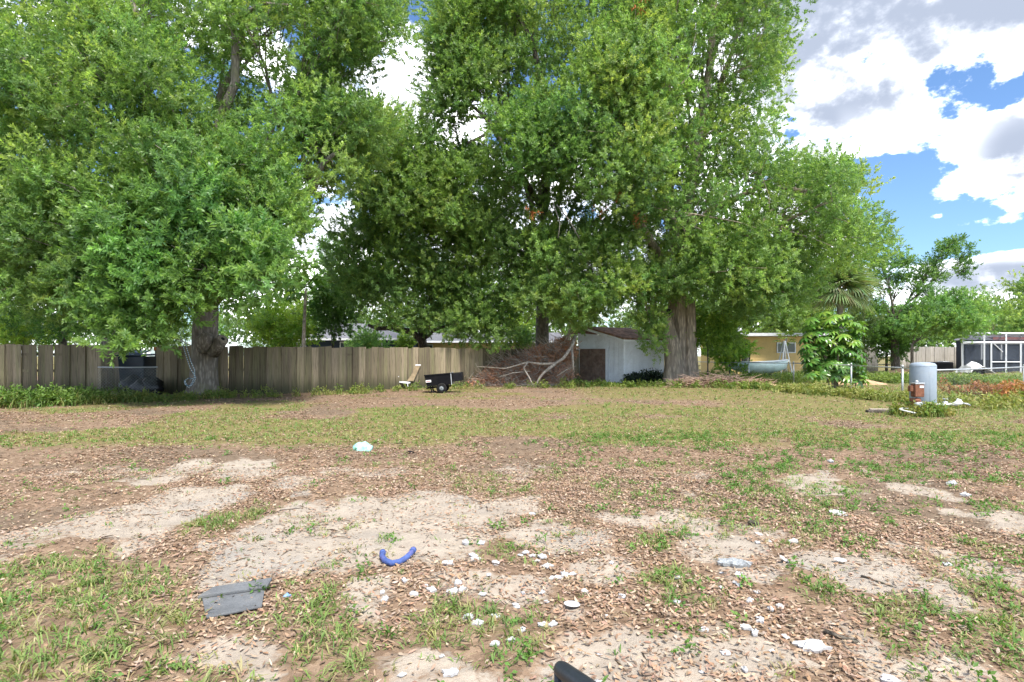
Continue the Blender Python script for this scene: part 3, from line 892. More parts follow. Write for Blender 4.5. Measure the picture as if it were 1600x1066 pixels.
def plank_fence(name, label, pts, heights, pitch, boards, railmat, skip=0.0):
    """upright boards nailed in front of rails along a polyline"""
    root = empty(name, pts[0], label, 'fence', 'plank fences')
    base = Vector(pts[0])
    segs = list(zip(pts[:-1], pts[1:], heights[:-1], heights[1:]))
    for a, b, ha, hb in segs:
        a, b = Vector(a), Vector(b); d = b - a; L = d.length; n = max(1, int(round(L / pitch)))
        ang = math.atan2(d.y, d.x)
        for i in range(n):
            t = (i + .5) / n
            p = a.lerp(b, t) - base
            h = (ha + (hb - ha) * t) * random.uniform(0.985, 1.012)
            o = obj('board', random.choice(boards), root, (p.x + random.uniform(-.01, .01), p.y + (.05 if i % 2 else 0) + random.uniform(-.004, .004), -0.03 + random.uniform(-.02, .02)),
                    (random.uniform(-.012, .012), random.uniform(-.009, .009), ang + random.uniform(-.02, .02)), (L / n / pitch * (1.13 if i % 2 else .93) * random.uniform(.985, 1.0), 1, h))
        nv = Vector((-d.y, d.x, 0)).normalized() * 0.085
        for z in (0.35, 0.95, 1.55):
            m = MB(); c = (a + b) / 2 - base + nv
            m.box((c.x, c.y, z), (L, 0.05, 0.09), Matrix.Rotation(ang, 3, 'Z')); m.build('rail', railmat, root)
        for i in range(int(L / 2.4) + 1):
            p = a.lerp(b, min(1, i * 2.4 / L)) - base + nv * 2.0
            m = MB(); m.box((p.x, p.y, 0.85), (0.09, 0.09, 1.7)); m.build('post', railmat, root)
    return root
def fh(u, vb, vt):
    p = G(u, vb); return (vb - vt) * PX(p.y)
LF = [(-110, 620.5, 535), (20, 620, 536.5), (158, 619.5, 538)]
RF = [(243, 616, 538.5), (345, 616, 540), (440, 615.5, 540.5), (600, 609, 542), (720, 604, 543), (812, 600, 544), (915, 597, 545)]
plank_fence('plank_fence', 'weathered wooden plank fence at the far left edge, left of the dark bin gap', [G(u, b) for u, b, t in LF], [fh(*x) for x in LF], 0.285, FB, M['fence'])
plank_fence('plank_fence', 'long greenish weathered plank fence running behind the cart and brush pile', [G(u, b) for u, b, t in RF], [fh(*x) for x in RF], 0.285, FB, M['fence'])
FRA = [(1405, 575, 542), (1512, 577, 542)]
def flat_pts(pts, y): return [Vector((P(u, HZ, y + dy).x, y + dy, 0)) for u, dy in pts]
plank_fence('plank_fence', 'pale grey plank fence left of the white screened cage, far right', flat_pts([(1403, 0), (1460, 1), (1516, 1)], 58), [1.0 * 2.45] * 3, 0.55, GB, M['fence_grey'])
plank_fence('plank_fence', 'short pale grey plank fence beside the glossy umbrella bush', flat_pts([(1318, 0), (1372, 0)], 56), [2.4, 2.4], 0.55, GB, M['fence_grey'])

# ------------------------------------------------------------------ chain-link fences
def chain_link(label, pts, h, cap=True, name='chain_link_fence', posts=True):
    root = empty(name, pts[0], label, 'fence', 'chain-link fences'); base = Vector(pts[0])
    for p in pts if posts else ():
        q = Vector(p) - base; m = MB()
        m.tube([(q.x, q.y, -.1), (q.x, q.y, h + .03)], 0.032, 10); m.build('post', M['galv'], root, True)
        if cap:
            c = MB(); c.lathe([(0.038, 0), (0.04, 0.03), (0.03, 0.055), (0.006, 0.068)], 10, (q.x, q.y, h + .03)); c.build('post_cap', M['galv'], root, True)
    for a, b in zip(pts[:-1], pts[1:]):
        a, b = Vector(a) - base, Vector(b) - base; d = (b - a); L = d.length; d.normalize()
        m = MB(); z = Vector((0, 0, h)); m.tube([a + z, (a + b) / 2 + z - Vector((0, 0, .012)), b + z], 0.022, 8); m.build('top_rail', M['galv'], root, True)
        w = MB(); s = 0.11; n = int((L + h) / s); nrm = Vector((-d.y, d.x, 0)) * 0.0022
        for sign in (1, -1):
            for i in range(n):
                x0 = i * s - (h if sign > 0 else 0); x1 = x0 + sign * h if sign > 0 else x0 - h
                z0, z1 = 0.03, h
                p0 = [x0, z0]; p1 = [x1, z1]
                # clip to the bay
                def clip(pa, pb):
                    for lim, sg in ((0, 1), (L, -1)):
                        for p, q in ((pa, pb), (pb, pa)):
                            if (p[0] - lim) * sg < 0:
                                if (q[0] - lim) * sg <= 0: return None
                                t = (lim - p[0]) / (q[0] - p[0]); p[1] = p[1] + (q[1] - p[1]) * t; p[0] = lim
                    return pa, pb
                r = clip(p0, p1)
                if not r: continue
                A = a + d * r[0][0] + Vector((0, 0, r[0][1])); B = a + d * r[1][0] + Vector((0, 0, r[1][1]))
                off = nrm * (1 if sign > 0 else -1); wd = Vector((0, 0, 0.0018))
                w.add([A + off - wd, B + off - wd, B + off + wd, A + off + wd], [(0, 1, 2, 3)])
        tag(w.build('wire_mesh', M['galv'], root), kind='stuff')
    return root
cl = lambda u, y: Vector((P(u, HZ, y).x, y, 0))
chain_link('galvanised chain-link fence running behind the water tank and bush', [cl(1085, 38), cl(1170, 34), cl(1240, 30.5), cl(1330, 24), cl(1410, 18.9), cl(1446, 15.4), cl(1600, 20.2), cl(1760, 25)], 1.1)
chain_link('short chain-link panel closing the gap in front of the dark bin', [cl(153, 20.9), cl(246, 21.1)], 1.08, False, posts=False)

# ------------------------------------------------------------------ shed
def build_shed():
    c0 = G(975, 599.5)                       # near corner of gable front and long side
    yy = c0.y
    root = empty('garden_shed', (c0.x, c0.y, 0), 'white wooden garden shed with rusty roof and bare brown door', 'shed')
    pR = cl(1036, yy + 1.6) - c0             # far end of long side
    pL = cl(902, yy + 1.9) - c0              # far end of gable front
    zc = CH + (HZ - 531) * yy / F            # eave height
    hw = zc; zr = hw + 0.62
    def wall_boards(a, b, n, zt, gable=False):
        a, b = Vector(a), Vector(b); d = b - a; L = d.length; dn = d.normalized(); nv = Vector((dn.y, -dn.x, 0))
        for i in range(n):
            t0, t1 = i / n + .0, (i + 1) / n
            x0, x1 = t0 * L + .006, t1 * L - .006
            def top(x): return zt(x / L)
            th = random.uniform(0.02, 0.026)
            pl = [a + dn * x0 + Vector((0, 0, .04)), a + dn * x1 + Vector((0, 0, .04)), a + dn * x1 + Vector((0, 0, top(x1))), a + dn * x0 + Vector((0, 0, top(x0)))]
            m = MB(); m.prism(pl, nv * th); m.build('siding_board', M['white_paint'], root)
    # backing body a little inside
    inn = MB(); q = pL + pR
    poly = [Vector((0, 0, 0)), pR, q, pL]
    cen = q / 2
    pin = [cen + (p - cen) * 0.985 for p in poly]
    pin = [Vector((p.x, p.y, 0.03)) for p in pin]
    inn.prism(pin, (0, 0, hw - 0.03)); inn.build('wall', M['white_paint'], root)
    wall_boards((0, 0, 0), pR, 13, lambda t: hw - .01)
    dL = pL.normalized(); LL = pL.length
    ridge = 0.62
    def gtop(t): return hw - .02 + ridge * (t / 0.72 if t < 0.72 else 1 - (t - .72) / .28 * .3)
    # gable: narrow strip right of the door, door, strip left, panel above
    nv = Vector((-dL.y, dL.x, 0))
    def gpanel(t0, t1, z0, z1f, name='siding_board', mat='white_paint', th=0.024, off=0.0):
        pl = [pL * t0 + Vector((0, 0, z0)), pL * t1 + Vector((0, 0, z0)), pL * t1 + Vector((0, 0, z1f(t1))), pL * t0 + Vector((0, 0, z1f(t0)))]
        pl = [p + nv * off for p in pl]
        m = MB(); m.prism(pl, nv * th); return m.build(name, M[mat], root)
    doorh = hw * 0.80
    for i in range(3): gpanel(i * .1 + .004, (i + 1) * .1 - .004, .04, gtop)
    gpanel(.30, .98, doorh + .08, gtop)
    d = gpanel(.37, .93, .05, lambda t: doorh - .01, 'door', 'door_brown', 0.035)
    for t0, t1 in ((.31, .365), (.935, .985)): gpanel(t0, t1, .04, lambda t: doorh + .0, 'door_frame', 'white_paint', 0.1)
    gpanel(.30, .99, doorh + .002, lambda t: doorh + .075, 'door_frame', 'white_paint', 0.105)
    hm = MB(); hp = pL * .42 + nv * .05 + Vector((0, 0, 1.0)); hm.tube([hp, hp + nv * .05, hp + nv * .05 + Vector((0, 0, .14)), hp + Vector((0, 0, .14))], 0.01, 6); hm.build('handle', M['rust'], d)
    # dark gap at the open left corner and corner trims
    for p in (Vector((0, 0, 0)), pR):
        m = MB(); m.box((p.x, p.y - .02, hw / 2 - .004), (.09, .09, hw - .02)); m.build('corner_trim', M['white_paint'], root)
    # roof: two slopes running along the long side with overhang
    a = -pL.normalized() * .22; e = pR.normalized()
    eaves0 = a - e * .28 + Vector((0, 0, hw + .0)); eaves1 = a + pR + e * .25 + Vector((0, 0, hw))
    r0 = pL * .72 - e * .28 + Vector((0, 0, hw + ridge + .07)); r1 = pL * .72 + pR + e * .25 + Vector((0, 0, hw + ridge + .07))
    b0 = pL * 1.06 - e * .28 + Vector((0, 0, hw + ridge * .62)); b1 = pL * 1.06 + pR + e * .25 + Vector((0, 0, hw + ridge * .62))
    m = MB(); m.prism([eaves0, eaves1, r1, r0], (0, 0, .07)); rf = m.build('roof', M['rust_roof'], root)
    m = MB(); m.prism([r0 + Vector((0, 0, .003)), r1 + Vector((0, 0, .003)), b1, b0], (0, 0, .066)); m.build('roof', M['rust_roof'], root)
    # courses of roofing lapped down the slope
    rows = 6
    for i in range(rows):
        t0, t1 = i / rows, (i + 1) / rows + .02
        k = 7
        for j in range(k):
            s0, s1 = j / k + .003, (j + 1) / k - .003
            A = (eaves0.lerp(eaves1, s0)).lerp(r0.lerp(r1, s0), t0); B = (eaves0.lerp(eaves1, s1)).lerp(r0.lerp(r1, s1), t0)
            C = (eaves0.lerp(eaves1, s1)).lerp(r0.lerp(r1, s1), min(1, t1)); D = (eaves0.lerp(eaves1, s0)).lerp(r0.lerp(r1, s0), min(1, t1))
            lift = Vector((0, 0, .074 + random.uniform(0, .012)))
            m = MB(); m.prism([A + lift + Vector((0, 0, .012)), B + lift + Vector((0, 0, .012)), C + lift, D + lift], (0, 0, .012)); m.build('shingle', M['rust_roof'], rf)
    m = MB(); m.prism([eaves0 - Vector((0, 0, .12)), eaves1 - Vector((0, 0, .12)), eaves1 - Vector((0, 0, .003)), eaves0 - Vector((0, 0, .003))], a.normalized() * .03); m.build('fascia', M['white_paint'], root)
    m = MB(); m.prism([eaves0 - Vector((0, 0, .13)), r0 - Vector((0, 0, .13)), r0 - Vector((0, 0, .004)), eaves0 - Vector((0, 0, .004))], -e * .03); m.build('bargeboard', M['white_paint'], root)
    # limbs of fallen wood lying on the roof
    return root, c0, pR, pL, hw, ridge
shed, S0, SR, SL, SH, SRI = build_shed()

# ------------------------------------------------------------------ houses behind
def house_box(root, x0, x1, y0, y1, h, mat, name='wall'):
    m = MB(); m.box(((x0 + x1) / 2, (y0 + y1) / 2, h / 2), (x1 - x0, y1 - y0, h)); return m.build(name, M[mat], root)
def window(root, x0, x1, z0, z1, y, n=2):
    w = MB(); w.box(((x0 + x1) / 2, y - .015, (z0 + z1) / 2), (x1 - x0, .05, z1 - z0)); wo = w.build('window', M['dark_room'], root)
    fw = .07
    f = MB()
    for c, d in ((((x0 + x1) / 2, y - .05, z0), (x1 - x0 + fw, .06, fw)), (((x0 + x1) / 2, y - .05, z1), (x1 - x0 + fw, .06, fw)),
                 ((x0, y - .052, (z0 + z1) / 2), (fw, .06, z1 - z0 - fw - .004)), ((x1, y - .052, (z0 + z1) / 2), (fw, .06, z1 - z0 - fw - .004))): f.box(c, d)
    for i in range(1, n): f.box((x0 + (x1 - x0) * i / n, y - .053, (z0 + z1) / 2), (fw, .06, z1 - z0 - fw - .004))
    f.build('frame', M['white_alu'], wo)
    for i in range(n):
        a = x0 + (x1 - x0) * i / n + fw / 2 + .003; b = x0 + (x1 - x0) * (i + 1) / n - fw / 2 - .003
        g = MB(); g.box(((a + b) / 2, y - .056, (z0 + z1) / 2), (b - a, .012, z1 - z0 - fw - .006)); g.build('pane', M['glass'], wo)
def siding(root, x0, x1, y, h, mat, step=.2):
    z = .1
    while z < h - .02:
        m = MB(); a, b = z, min(z + step, h - .01)
        m.prism([(x0, y - .004, b), (x0, y - .03, a), (x0, y - .002, a)], (x1 - x0, 0, 0)); m.build('siding_board', M[mat], root); z += step

def yellow_house():
    y = 43.0; k = PX(y)
    X = lambda u: (u - 800) * k
    Z = lambda v: CH + (HZ - v) * k
    root = empty('yellow_house', (X(1205), y, 0), 'low yellow sided house with flat pale roof behind the boat', 'house')
    ox, oy = X(1205), y
    x0, x1 = X(1143) - ox, X(1300) - ox; h = Z(526)
    house_box(root, x0, x1, .03, 7, h, 'yellow_wall'); siding(root, x0, x1, .03, h, 'yellow_wall', .22)
    m = MB(); m.box(((x0 + x1) / 2, 3.2, h + .12), (x1 - x0 + 1.0, 8.4, .22)); rf = m.build('roof', M['roof_pale'], root)
    m = MB(); m.lathe([(.2, 0), (.2, .25), (.3, .27), (.22, .42), (.05, .48)], 12, (x0 + 1.0, 1.2, h + .23)); m.build('roof_vent', M['white_alu'], rf, True)
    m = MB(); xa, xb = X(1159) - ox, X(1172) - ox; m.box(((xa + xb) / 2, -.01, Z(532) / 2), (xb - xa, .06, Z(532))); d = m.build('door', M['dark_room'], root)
    window(root, X(1214) - ox, X(1242) - ox, Z(551), Z(536), 0.0, 2)
    m = MB(); m.box((x1 - .1, -.03, h / 2), (.3, .03, h - .05)); m.build('corner_trim', M['yellow_wall'], root)
yellow_house()

def blue_house():
    y = 46.0; k = PX(y); X = lambda u: (u - 800) * k; Z = lambda v: CH + (HZ - v) * k
    ox = X(540); root = empty('blue_house', (ox, y, 0), 'dark blue house with grey hipped roof behind the plank fence', 'house')
    x0, x1 = X(425) - ox, X(634) - ox; h = Z(529)
    house_box(root, x0, x1, .03, 8, h, 'blue_wall'); siding(root, x0, x1, .03, h, 'blue_wall', .25)
    e = .6; zr = Z(508)
    a = [(x0 - e, -e, h), (x1 + e, -e, h), (x1 + e, 8 + e, h), (x0 - e, 8 + e, h)]
    r = [(x0 + 4, 4, zr + .35), (x1 - 4.6, 4, zr + .35)]
    m = MB(); m.add(a + r, [(0, 1, 5, 4), (1, 2, 5), (2, 3, 4, 5), (3, 0, 4), (3, 2, 1, 0)]); m.build('roof', M['roof_grey'], root)
    f = MB(); f.box(((x0 + x1) / 2, -e - .02, h - .08), (x1 - x0 + 2 * e, .03, .16)); f.build('fascia', M['roof_pale'], root)
    window(root, X(583) - ox, X(597) - ox, Z(553), Z(536), 0, 1); window(root, X(532) - ox, X(545) - ox, Z(553), Z(535), 0, 1); window(root, X(462) - ox, X(478) - ox, Z(553), Z(535), 0, 2)
blue_house()

def cream_house():
    y = 52.0; k = PX(y); X = lambda u: (u - 800) * k; Z = lambda v: CH + (HZ - v) * k
    ox = X(760); root = empty('cream_house', (ox, y, 0), 'cream yellow house with low grey roof seen between the tree trunks', 'house')
    x0, x1 = X(640) - ox, X(870) - ox; h = Z(533)
    house_box(root, x0, x1, .03, 8, h, 'cream_wall')
    e = .6
    a = [(x0 - e, -e, h), (x1 + e, -e, h), (x1 + e, 8 + e, h), (x0 - e, 8 + e, h)]
    r = [(x0 - e, 4, Z(517)), (x1 + e, 4, Z(517))]
    m = MB(); m.add(a + r, [(0, 1, 5, 4), (1, 2, 5), (2, 3, 4, 5), (3, 0, 4), (3, 2, 1, 0)]); m.build('roof', M['roof_grey'], root)
    f = MB(); f.box(((x0 + x1) / 2, -e - .02, h - .08), (x1 - x0 + 2 * e, .03, .16)); f.build('fascia', M['white_alu'], root)
    window(root, X(783) - ox, X(795) - ox, Z(553), Z(539), 0, 1); window(root, X(660) - ox, X(676) - ox, Z(553), Z(539), 0, 1)
cream_house()

def screen_cage():
    y = 50.0; k = PX(y); X = lambda u: (u - 800) * k; Z = lambda v: CH + (HZ - v) * k
    ox = X(1504); root = empty('screen_cage', (ox, y, 0), 'white framed screened pool cage at the far right', 'screen enclosure')
    h = Z(521); w = X(1690) - ox; dpt = 5.0; t = .12; sk = dpt * .78
    def bar(a, b, name='post', th=t):
        m = MB(); a, b = Vector(a), Vector(b); m.tube([a, b], th * .62, 4); m.build(name, M['white_alu'], root)
    for u in (1504, 1538, 1572, 1606, 1640, 1690):
        bar((X(u) - ox, 0, 0), (X(u) - ox, 0, h)); bar((X(u) - ox + sk, dpt, 0), (X(u) - ox + sk, dpt, h)); bar((X(u) - ox, 0, h), (X(u) - ox + sk, dpt, h), 'beam')
    for z in (h, h * .77): bar((0, 0, z), (w, 0, z), 'beam'); bar((sk, dpt, z), (w + sk, dpt, z), 'beam')
    for f in (.33, .66): bar((sk * f, dpt * f, 0), (sk * f, dpt * f, h)); bar((sk * f, dpt * f, h), (w + sk * f, dpt * f, h), 'beam')
    bar((0, 0, h * .77), (sk, dpt, h * .77), 'beam')
    # door bay and brace
    for u in (1548, 1594): bar((X(u) - ox, -.06, 0), (X(u) - ox, -.06, h * .76), 'door_frame')
    bar((X(1548) - ox, -.06, h * .76), (X(1594) - ox, -.06, h * .76), 'door_frame'); bar((X(1548) - ox, -.06, .95), (X(1594) - ox, -.06, .95), 'door_frame', .07)
    bar((X(1552) - ox, -.05, Z(537)), (X(1566) - ox, -.05, Z(550)), 'brace', .07); bar((X(1571) - ox, -.05, h), (X(1571) - ox, -.05, h * .45), 'brace', .08)
    for a, b in ((1504, 1538), (1538, 1572), (1572, 1606), (1606, 1640), (1640, 1690)):
        m = MB(); xa, xb = X(a) - ox + .08, X(b) - ox - .08
        m.add([(xa, .01, .1), (xb, .01, .1), (xb, .01, h - .08), (xa, .01, h - .08)], [(0, 1, 2, 3)]); m.build('screen_panel', M['screen'], root)
    hr = empty('patio_house', (ox + sk + .6, y + dpt + .3, 0), 'navy house wall with brick red trim behind the screened cage', 'house')
    house_box(hr, 0, w - 1, 0, 1.2, h * .86, 'navy')
    m = MB(); m.box(((w - 1) / 2 + 1.2, -.25, h * .9), (w - 3, .6, .35)); m.build('roof_edge', M['red_trim'], hr)
    m = MB(); m.add([(-.1, -.6, h * .875), (w, -.6, h * .875), (w, 1.8, h * .875), (-.1, 1.8, h * .875), (1, .7, h * 1.02), (w - 2, .7, h * 1.02)], [(0, 1, 5, 4), (1, 2, 5), (2, 3, 4, 5), (3, 0, 4), (3, 2, 1, 0)]); m.build('roof', M['roof_grey'], hr)
    # low black planter boxes
    s = empty('black_spa', (X(1574) - ox + ox, y + 1.6, 0), 'long low black tub standing inside the screened cage', 'tub')
    m = MB(); m.box((0, 0, .55), (2.6, 1.4, 1.0)); m.build('shell', M['black_plastic'], s, False, .08); m = MB(); m.box((0, 0, 1.1), (2.7, 1.5, .09)); m.build('lid', M['black_plastic'], s, False, .03)
    return ox
screen_cage()

# ------------------------------------------------------------------ cart
def cart():
    g = G(692, 613.5); k = PX(g.y)
    r = empty('dump_cart', (g.x, g.y, 0), 'black two-wheeled garden dump cart parked before the plank fence', 'cart')
    L = 42 * k; h = 20 * k; W = .8
    tilt = R(-5.0)
    Rm = Matrix.Rotation(tilt, 3, 'Y')
    c = Vector((-5 * k, .0, 20 * k))
    def tub(x0, x1, zb, zt, name, th=.03, grow=.06):
        """open tray with flared sides"""
        m = MB()
        b = [(x0 + grow, -W / 2 + grow, zb), (x1 - grow, -W / 2 + grow, zb), (x1 - grow, W / 2 - grow, zb), (x0 + grow, W / 2 - grow, zb)]
        t = [(x0, -W / 2, zt), (x1, -W / 2, zt), (x1, W / 2, zt), (x0, W / 2, zt)]
        ti = [(x0 + th, -W / 2 + th, zt), (x1 - th, -W / 2 + th, zt), (x1 - th, W / 2 - th, zt), (x0 + th, W / 2 - th, zt)]
        bi = [(p[0] + (th if i in (0, 3) else -th), p[1] + (th if i < 2 else -th), zb + th) for i, p in enumerate(b)]
        vs = [c + Rm @ Vector(p) for p in b + t + ti + bi]
        fs = [(3, 2, 1, 0), (12, 13, 14, 15)]
        for i in range(4):
            j = (i + 1) % 4
            fs += [(i, j, 4 + j, 4 + i), (4 + i, 4 + j, 8 + j, 8 + i), (8 + i, 8 + j, 12 + j, 12 + i)]
        m.add(vs, fs); return m.build(name, M['black_plastic'], r)
    tub(-L / 2, L / 2, -h * .42, h * .46, 'bed')
    m = MB(); m.box(c + Rm @ Vector((0, -W / 2 - .002, h * .45)), (L + .03, .04, .04), Rm); m.build('rim', M['black_plastic'], r)
    tg = MB(); tg.prism([c + Rm @ Vector(p) for p in ((L / 2 + .02, -W / 2 + .02, -h * .22), (L / 2 + 15.5 * k, -W / 2 + .06, -h * .2), (L / 2 + 15.5 * k, -W / 2 + .06, h * .44), (L / 2 + .02, -W / 2 + .02, h * .44))], (0, W * .9, 0)); tg.build('tailgate', M['black_plastic'], r, False, .02)
    for s in (-1, 1):
        m = MB(); m.box(c + Rm @ Vector((L / 2 - .03 , s * (W / 2 + .012), .02)), (.035, .02, h * .95), Rm); m.build('latch_strap', M['galv'], r)
    m = MB(); m.box(c + Rm @ Vector((-L / 2 + 5.5 * k, -W / 2 + .022, -h * .02)), (8 * k, .02, 3.4 * k), Rm @ Matrix.Rotation(R(-8), 3, 'X')); st = m.build('sticker', M['sticker'], r)
    m = MB(); m.box(c + Rm @ Vector((-L / 2 + 5.5 * k, -W / 2 + .008, -h * .02)), (6.5 * k, .006, 1.2 * k), Rm @ Matrix.Rotation(R(-8), 3, 'X')); m.build('print', M['sticker_red'], st)
    m = MB(); m.box(c + Rm @ Vector((-.02, 0, -h * .55)), (L * .85, .1, .07), Rm); m.build('chassis', M['black_plastic'], r)
    m = MB(); m.tube([(0, -.46, .2), (0, .46, .2)], .02, 8); m.build('axle', M['black_plastic'], r)
    for s in (-1, 1):
        w = MB(); R0 = .205
        prof = [(.10, -.05), (.18, -.055), (R0, -.03), (R0, .03), (.18, .055), (.10, .05)]
        vs = []; fs = []; n = 26
        for (rr, yy) in prof:
            for q in range(n):
                th = 2 * math.pi * q / n; vs.append((rr * math.cos(th), s * .42 + yy, .2 + rr * math.sin(th)))
        for i in range(len(prof) - 1):
            for q in range(n): fs.append((i * n + q, i * n + (q + 1) % n, (i + 1) * n + (q + 1) % n, (i + 1) * n + q))
        w.add(vs, fs); wo = w.build('wheel', M['rubber'], r, True)
        m = MB(); m.tube([(0, s * .42 - .04, .2), (0, s * .42 - .025, .2), (0, s * .42 + .025, .2), (0, s * .42 + .04, .2)], [.03, .105, .105, .03], 18); m.build('rim', M['grey_rim'], wo, True)
    for s in (-1, 1):
        m = MB(); a = c + Rm @ Vector((-L * .33, s * .25, -h * .42)); m.tube([a, (a.x + .05, a.y, .05), (a.x + .16, a.y, .02)], .03, 8); m.build('stand_leg', M['black_plastic'], r)
    m = MB(); a = c + Rm @ Vector((-L * .45, 0, -h * .5)); m.tube([a, a + Vector((-.15, .5, -.1)), (a.x - .1, a.y + 1.1, .12)], .02, 8); m.build('tow_bar', M['black_plastic'], r)
cart()

# ------------------------------------------------------------------ broken lawn chair
def lawn_chair():
    g = G(634, 607.5); k = PX(g.y)
    r = empty('lawn_chair', (g.x, g.y, 0), 'broken white lawn chair with a tan board back against fence', 'chair')
    m = MB(); m.prism([(2 * k, .0, 12 * k), (12 * k, .0, 12 * k), (21 * k, .35, 36 * k), (11.5 * k, .35, 36 * k)], (0, .04, 0)); b = m.build('backrest', M['tan_board'], r)
    m = MB(); m.tube([(11 * k, .35, 36.5 * k), (21.5 * k, .35, 36.5 * k)], .03, 8); m.build('top_bar', M['white_alu'], b)
    m = MB(); m.prism([(-19 * k, -.25, 11.5 * k), (6 * k, -.25, 8 * k), (8 * k, .3, 9 * k), (-17 * k, .3, 12.4 * k)], (0, 0, .05)); m.build('seat', M['white_alu'], r)
    for yy in (-.26, .31):
        m = MB(); x = -19 * k if yy < 0 else -9 * k; m.tube([(x, yy, 22 * k), (x + 4 * k, yy, 20.2 * k), (x + 10 * k, yy, 19.2 * k)], .024, 8); m.build('armrest', M['white_alu'], r, True)
    for x, yy in ((-14, -.22), (-14, .27), (4, -.22), (4, .27)):
        m = MB(); m.tube([(x * k, yy, 10 * k), ((x + 1) * k, yy, 0)], .018, 8); m.build('leg', M['white_alu'], r, True)
lawn_chair()

# ------------------------------------------------------------------ bin and rubbish in the fence gap
def gap_things():
    p = cl(224, 22.6); k = PX(22.6)
    r = empty('wheeled_bin', p + Vector((0, -.3, 0)), 'dark blue wheeled rubbish bin in the fence gap', 'bin')
    def box_taper(z0, z1, a, b, name, mat, bev=.03):
        m = MB(); m.add([(-a, -a, z0), (a, -a, z0), (a, a, z0), (-a, a, z0), (-b, -b, z1), (b, -b, z1), (b, b, z1), (-b, b, z1)],
                        [(3, 2, 1, 0), (4, 5, 6, 7), (0, 1, 5, 4), (1, 2, 6, 5), (2, 3, 7, 6), (3, 0, 4, 7)])
        return m.build(name, M[mat], r, False, bev)
    box_taper(.12, 1.3, .40, .46, 'body', 'bin', .04)
    m = MB(); m.prism([(-.5, -.52, 1.30), (.5, -.52, 1.30), (.5, .5, 1.34), (-.5, .5, 1.34)], (0, 0, .05)); lid = m.build('lid', M['bin'], r, False, .02)
    m = MB(); m.prism([(-.38, -.4, 1.385), (.38, -.4, 1.385), (.3, .3, 1.47), (-.3, .3, 1.47)], (0, 0, .03)); m.build('lid_ridge', M['bin'], lid, False, .02)
    m = MB(); m.tube([(-.3, .55, 1.27), (.3, .55, 1.27)], .025, 8); m.build('handle', M['bin'], r)
    for s in (-1, 1):
        m = MB(); m.tube([(s * .38, .4, .14), (s * .46, .4, .14)], .14, 16); m.build('wheel', M['rubber'], r, True)
    def bag(u, y, sc, label, mat='bag_black', name='rubbish_bag'):
        q = cl(u, y); n = 14; mm = 9; vs = []; fs = []
        for i in range(mm + 1):
            ph = math.pi * i / mm
            for j in range(n):
                th = 2 * math.pi * j / n
                rr = (.5 * math.sin(ph) ** .8) * (1 + .16 * math.sin(3 * th + i * 1.3 + u) + .1 * math.sin(7 * th - i * 2 + u) + random.uniform(-.05, .05))
                z = .36 * (1 - math.cos(ph)) * (1 - .1 * math.sin(2 * th + u)); z = z if i < mm - 1 else z + .06
                vs.append((rr * math.cos(th) * sc, rr * math.sin(th) * sc, max(0, z) * sc))
        for i in range(mm):
            for j in range(n): fs.append((i * n + j, i * n + (j + 1) % n, (i + 1) * n + (j + 1) % n, (i + 1) * n + j))
        m = MB(); m.add(vs, fs); o = m.build(name, M[mat], None, True); o.location = q
        tag(o, label, 'bag')
    r.scale = (1.12, 1.0, 1.14)
    bag(208, 21.7, .95, 'black rubbish bag slumped left of the dark bin', )
    bag(222, 21.4, .75, 'black rubbish bag in front of the dark bin behind the wire')
    bag(236, 21.5, .85, 'black rubbish bag against the right fence edge of the gap')
    q = cl(236, 22.9)
    r2 = empty('orange_box', (q.x + .18, q.y + .25, 0), 'orange box edge showing right of the bin lid', 'box')
    m = MB(); m.box((0, .3, .85), (.5, .4, 1.7)); m.build('body', M['tan_board'], r2, False, .01)
    m = MB(); m.box((0, .29, 1.78), (.56, .46, .16)); m.build('lid', M['orange'], r2, False, .015)
    q = cl(190, 24.0)
    r3 = empty('mossy_fence', q, 'mossy plank fence piece set back behind the fence gap', 'fence')
    for i in range(6): obj('board', random.choice(FB), r3, (-.75 + i * .29, random.uniform(-.01, .01), 0), (0, random.uniform(-.01, .01), 0), (1, 1, 1.95))
    for z in (.5, 1.4):
        m = MB(); m.box((0, .06, z), (1.75, .05, .09)); m.build('rail', M['fence'], r3)
    # pale pot by the weeds
    q = G(205, 627); r4 = empty('plastic_pot', q, 'small pale teal plastic pot lying in weeds before the gap', 'pot')
    m = MB(); m.lathe([(.05, 0), (.13, .02), (.17, .2), (.185, .21), (.165, .21), (.12, .04)], 16); m.build('body', M['teal'], r4, True).rotation_euler = (R(20), R(-30), 0)
gap_things()

def rope():
    y = 21.0
    a = [P(268, 462, y), P(274, 490, y), P(281, 520, y), P(289, 550, y), P(297, 575, y), P(303, 585, y), P(306, 590, y), P(303, 597, y), P(299, 603, y), P(292, 602, y), P(289, 595, y), P(294, 591, y), P(301, 592, y)]
    b = [P(280, 462, y), P(284, 490, y), P(289, 520, y), P(294, 545, y), P(300, 565, y), P(306, 578, y), P(306, 588, y), P(302, 598, y), P(297, 606, y), P(291, 600, y), P(290, 594, y)]
    r = empty('swing_rope', (a[0].x, y, 0), 'striped blue and white rope hanging beside the left oak trunk', 'rope')
    base = Vector((a[0].x, y, 0))
    for q, dy in ((a, 0), (b, -.08)):
        m = MB(); m.tube([p - base + Vector((0, dy, 0)) for p in q], .013, 8); m.build('strand', M['rope'], r, True)
rope()

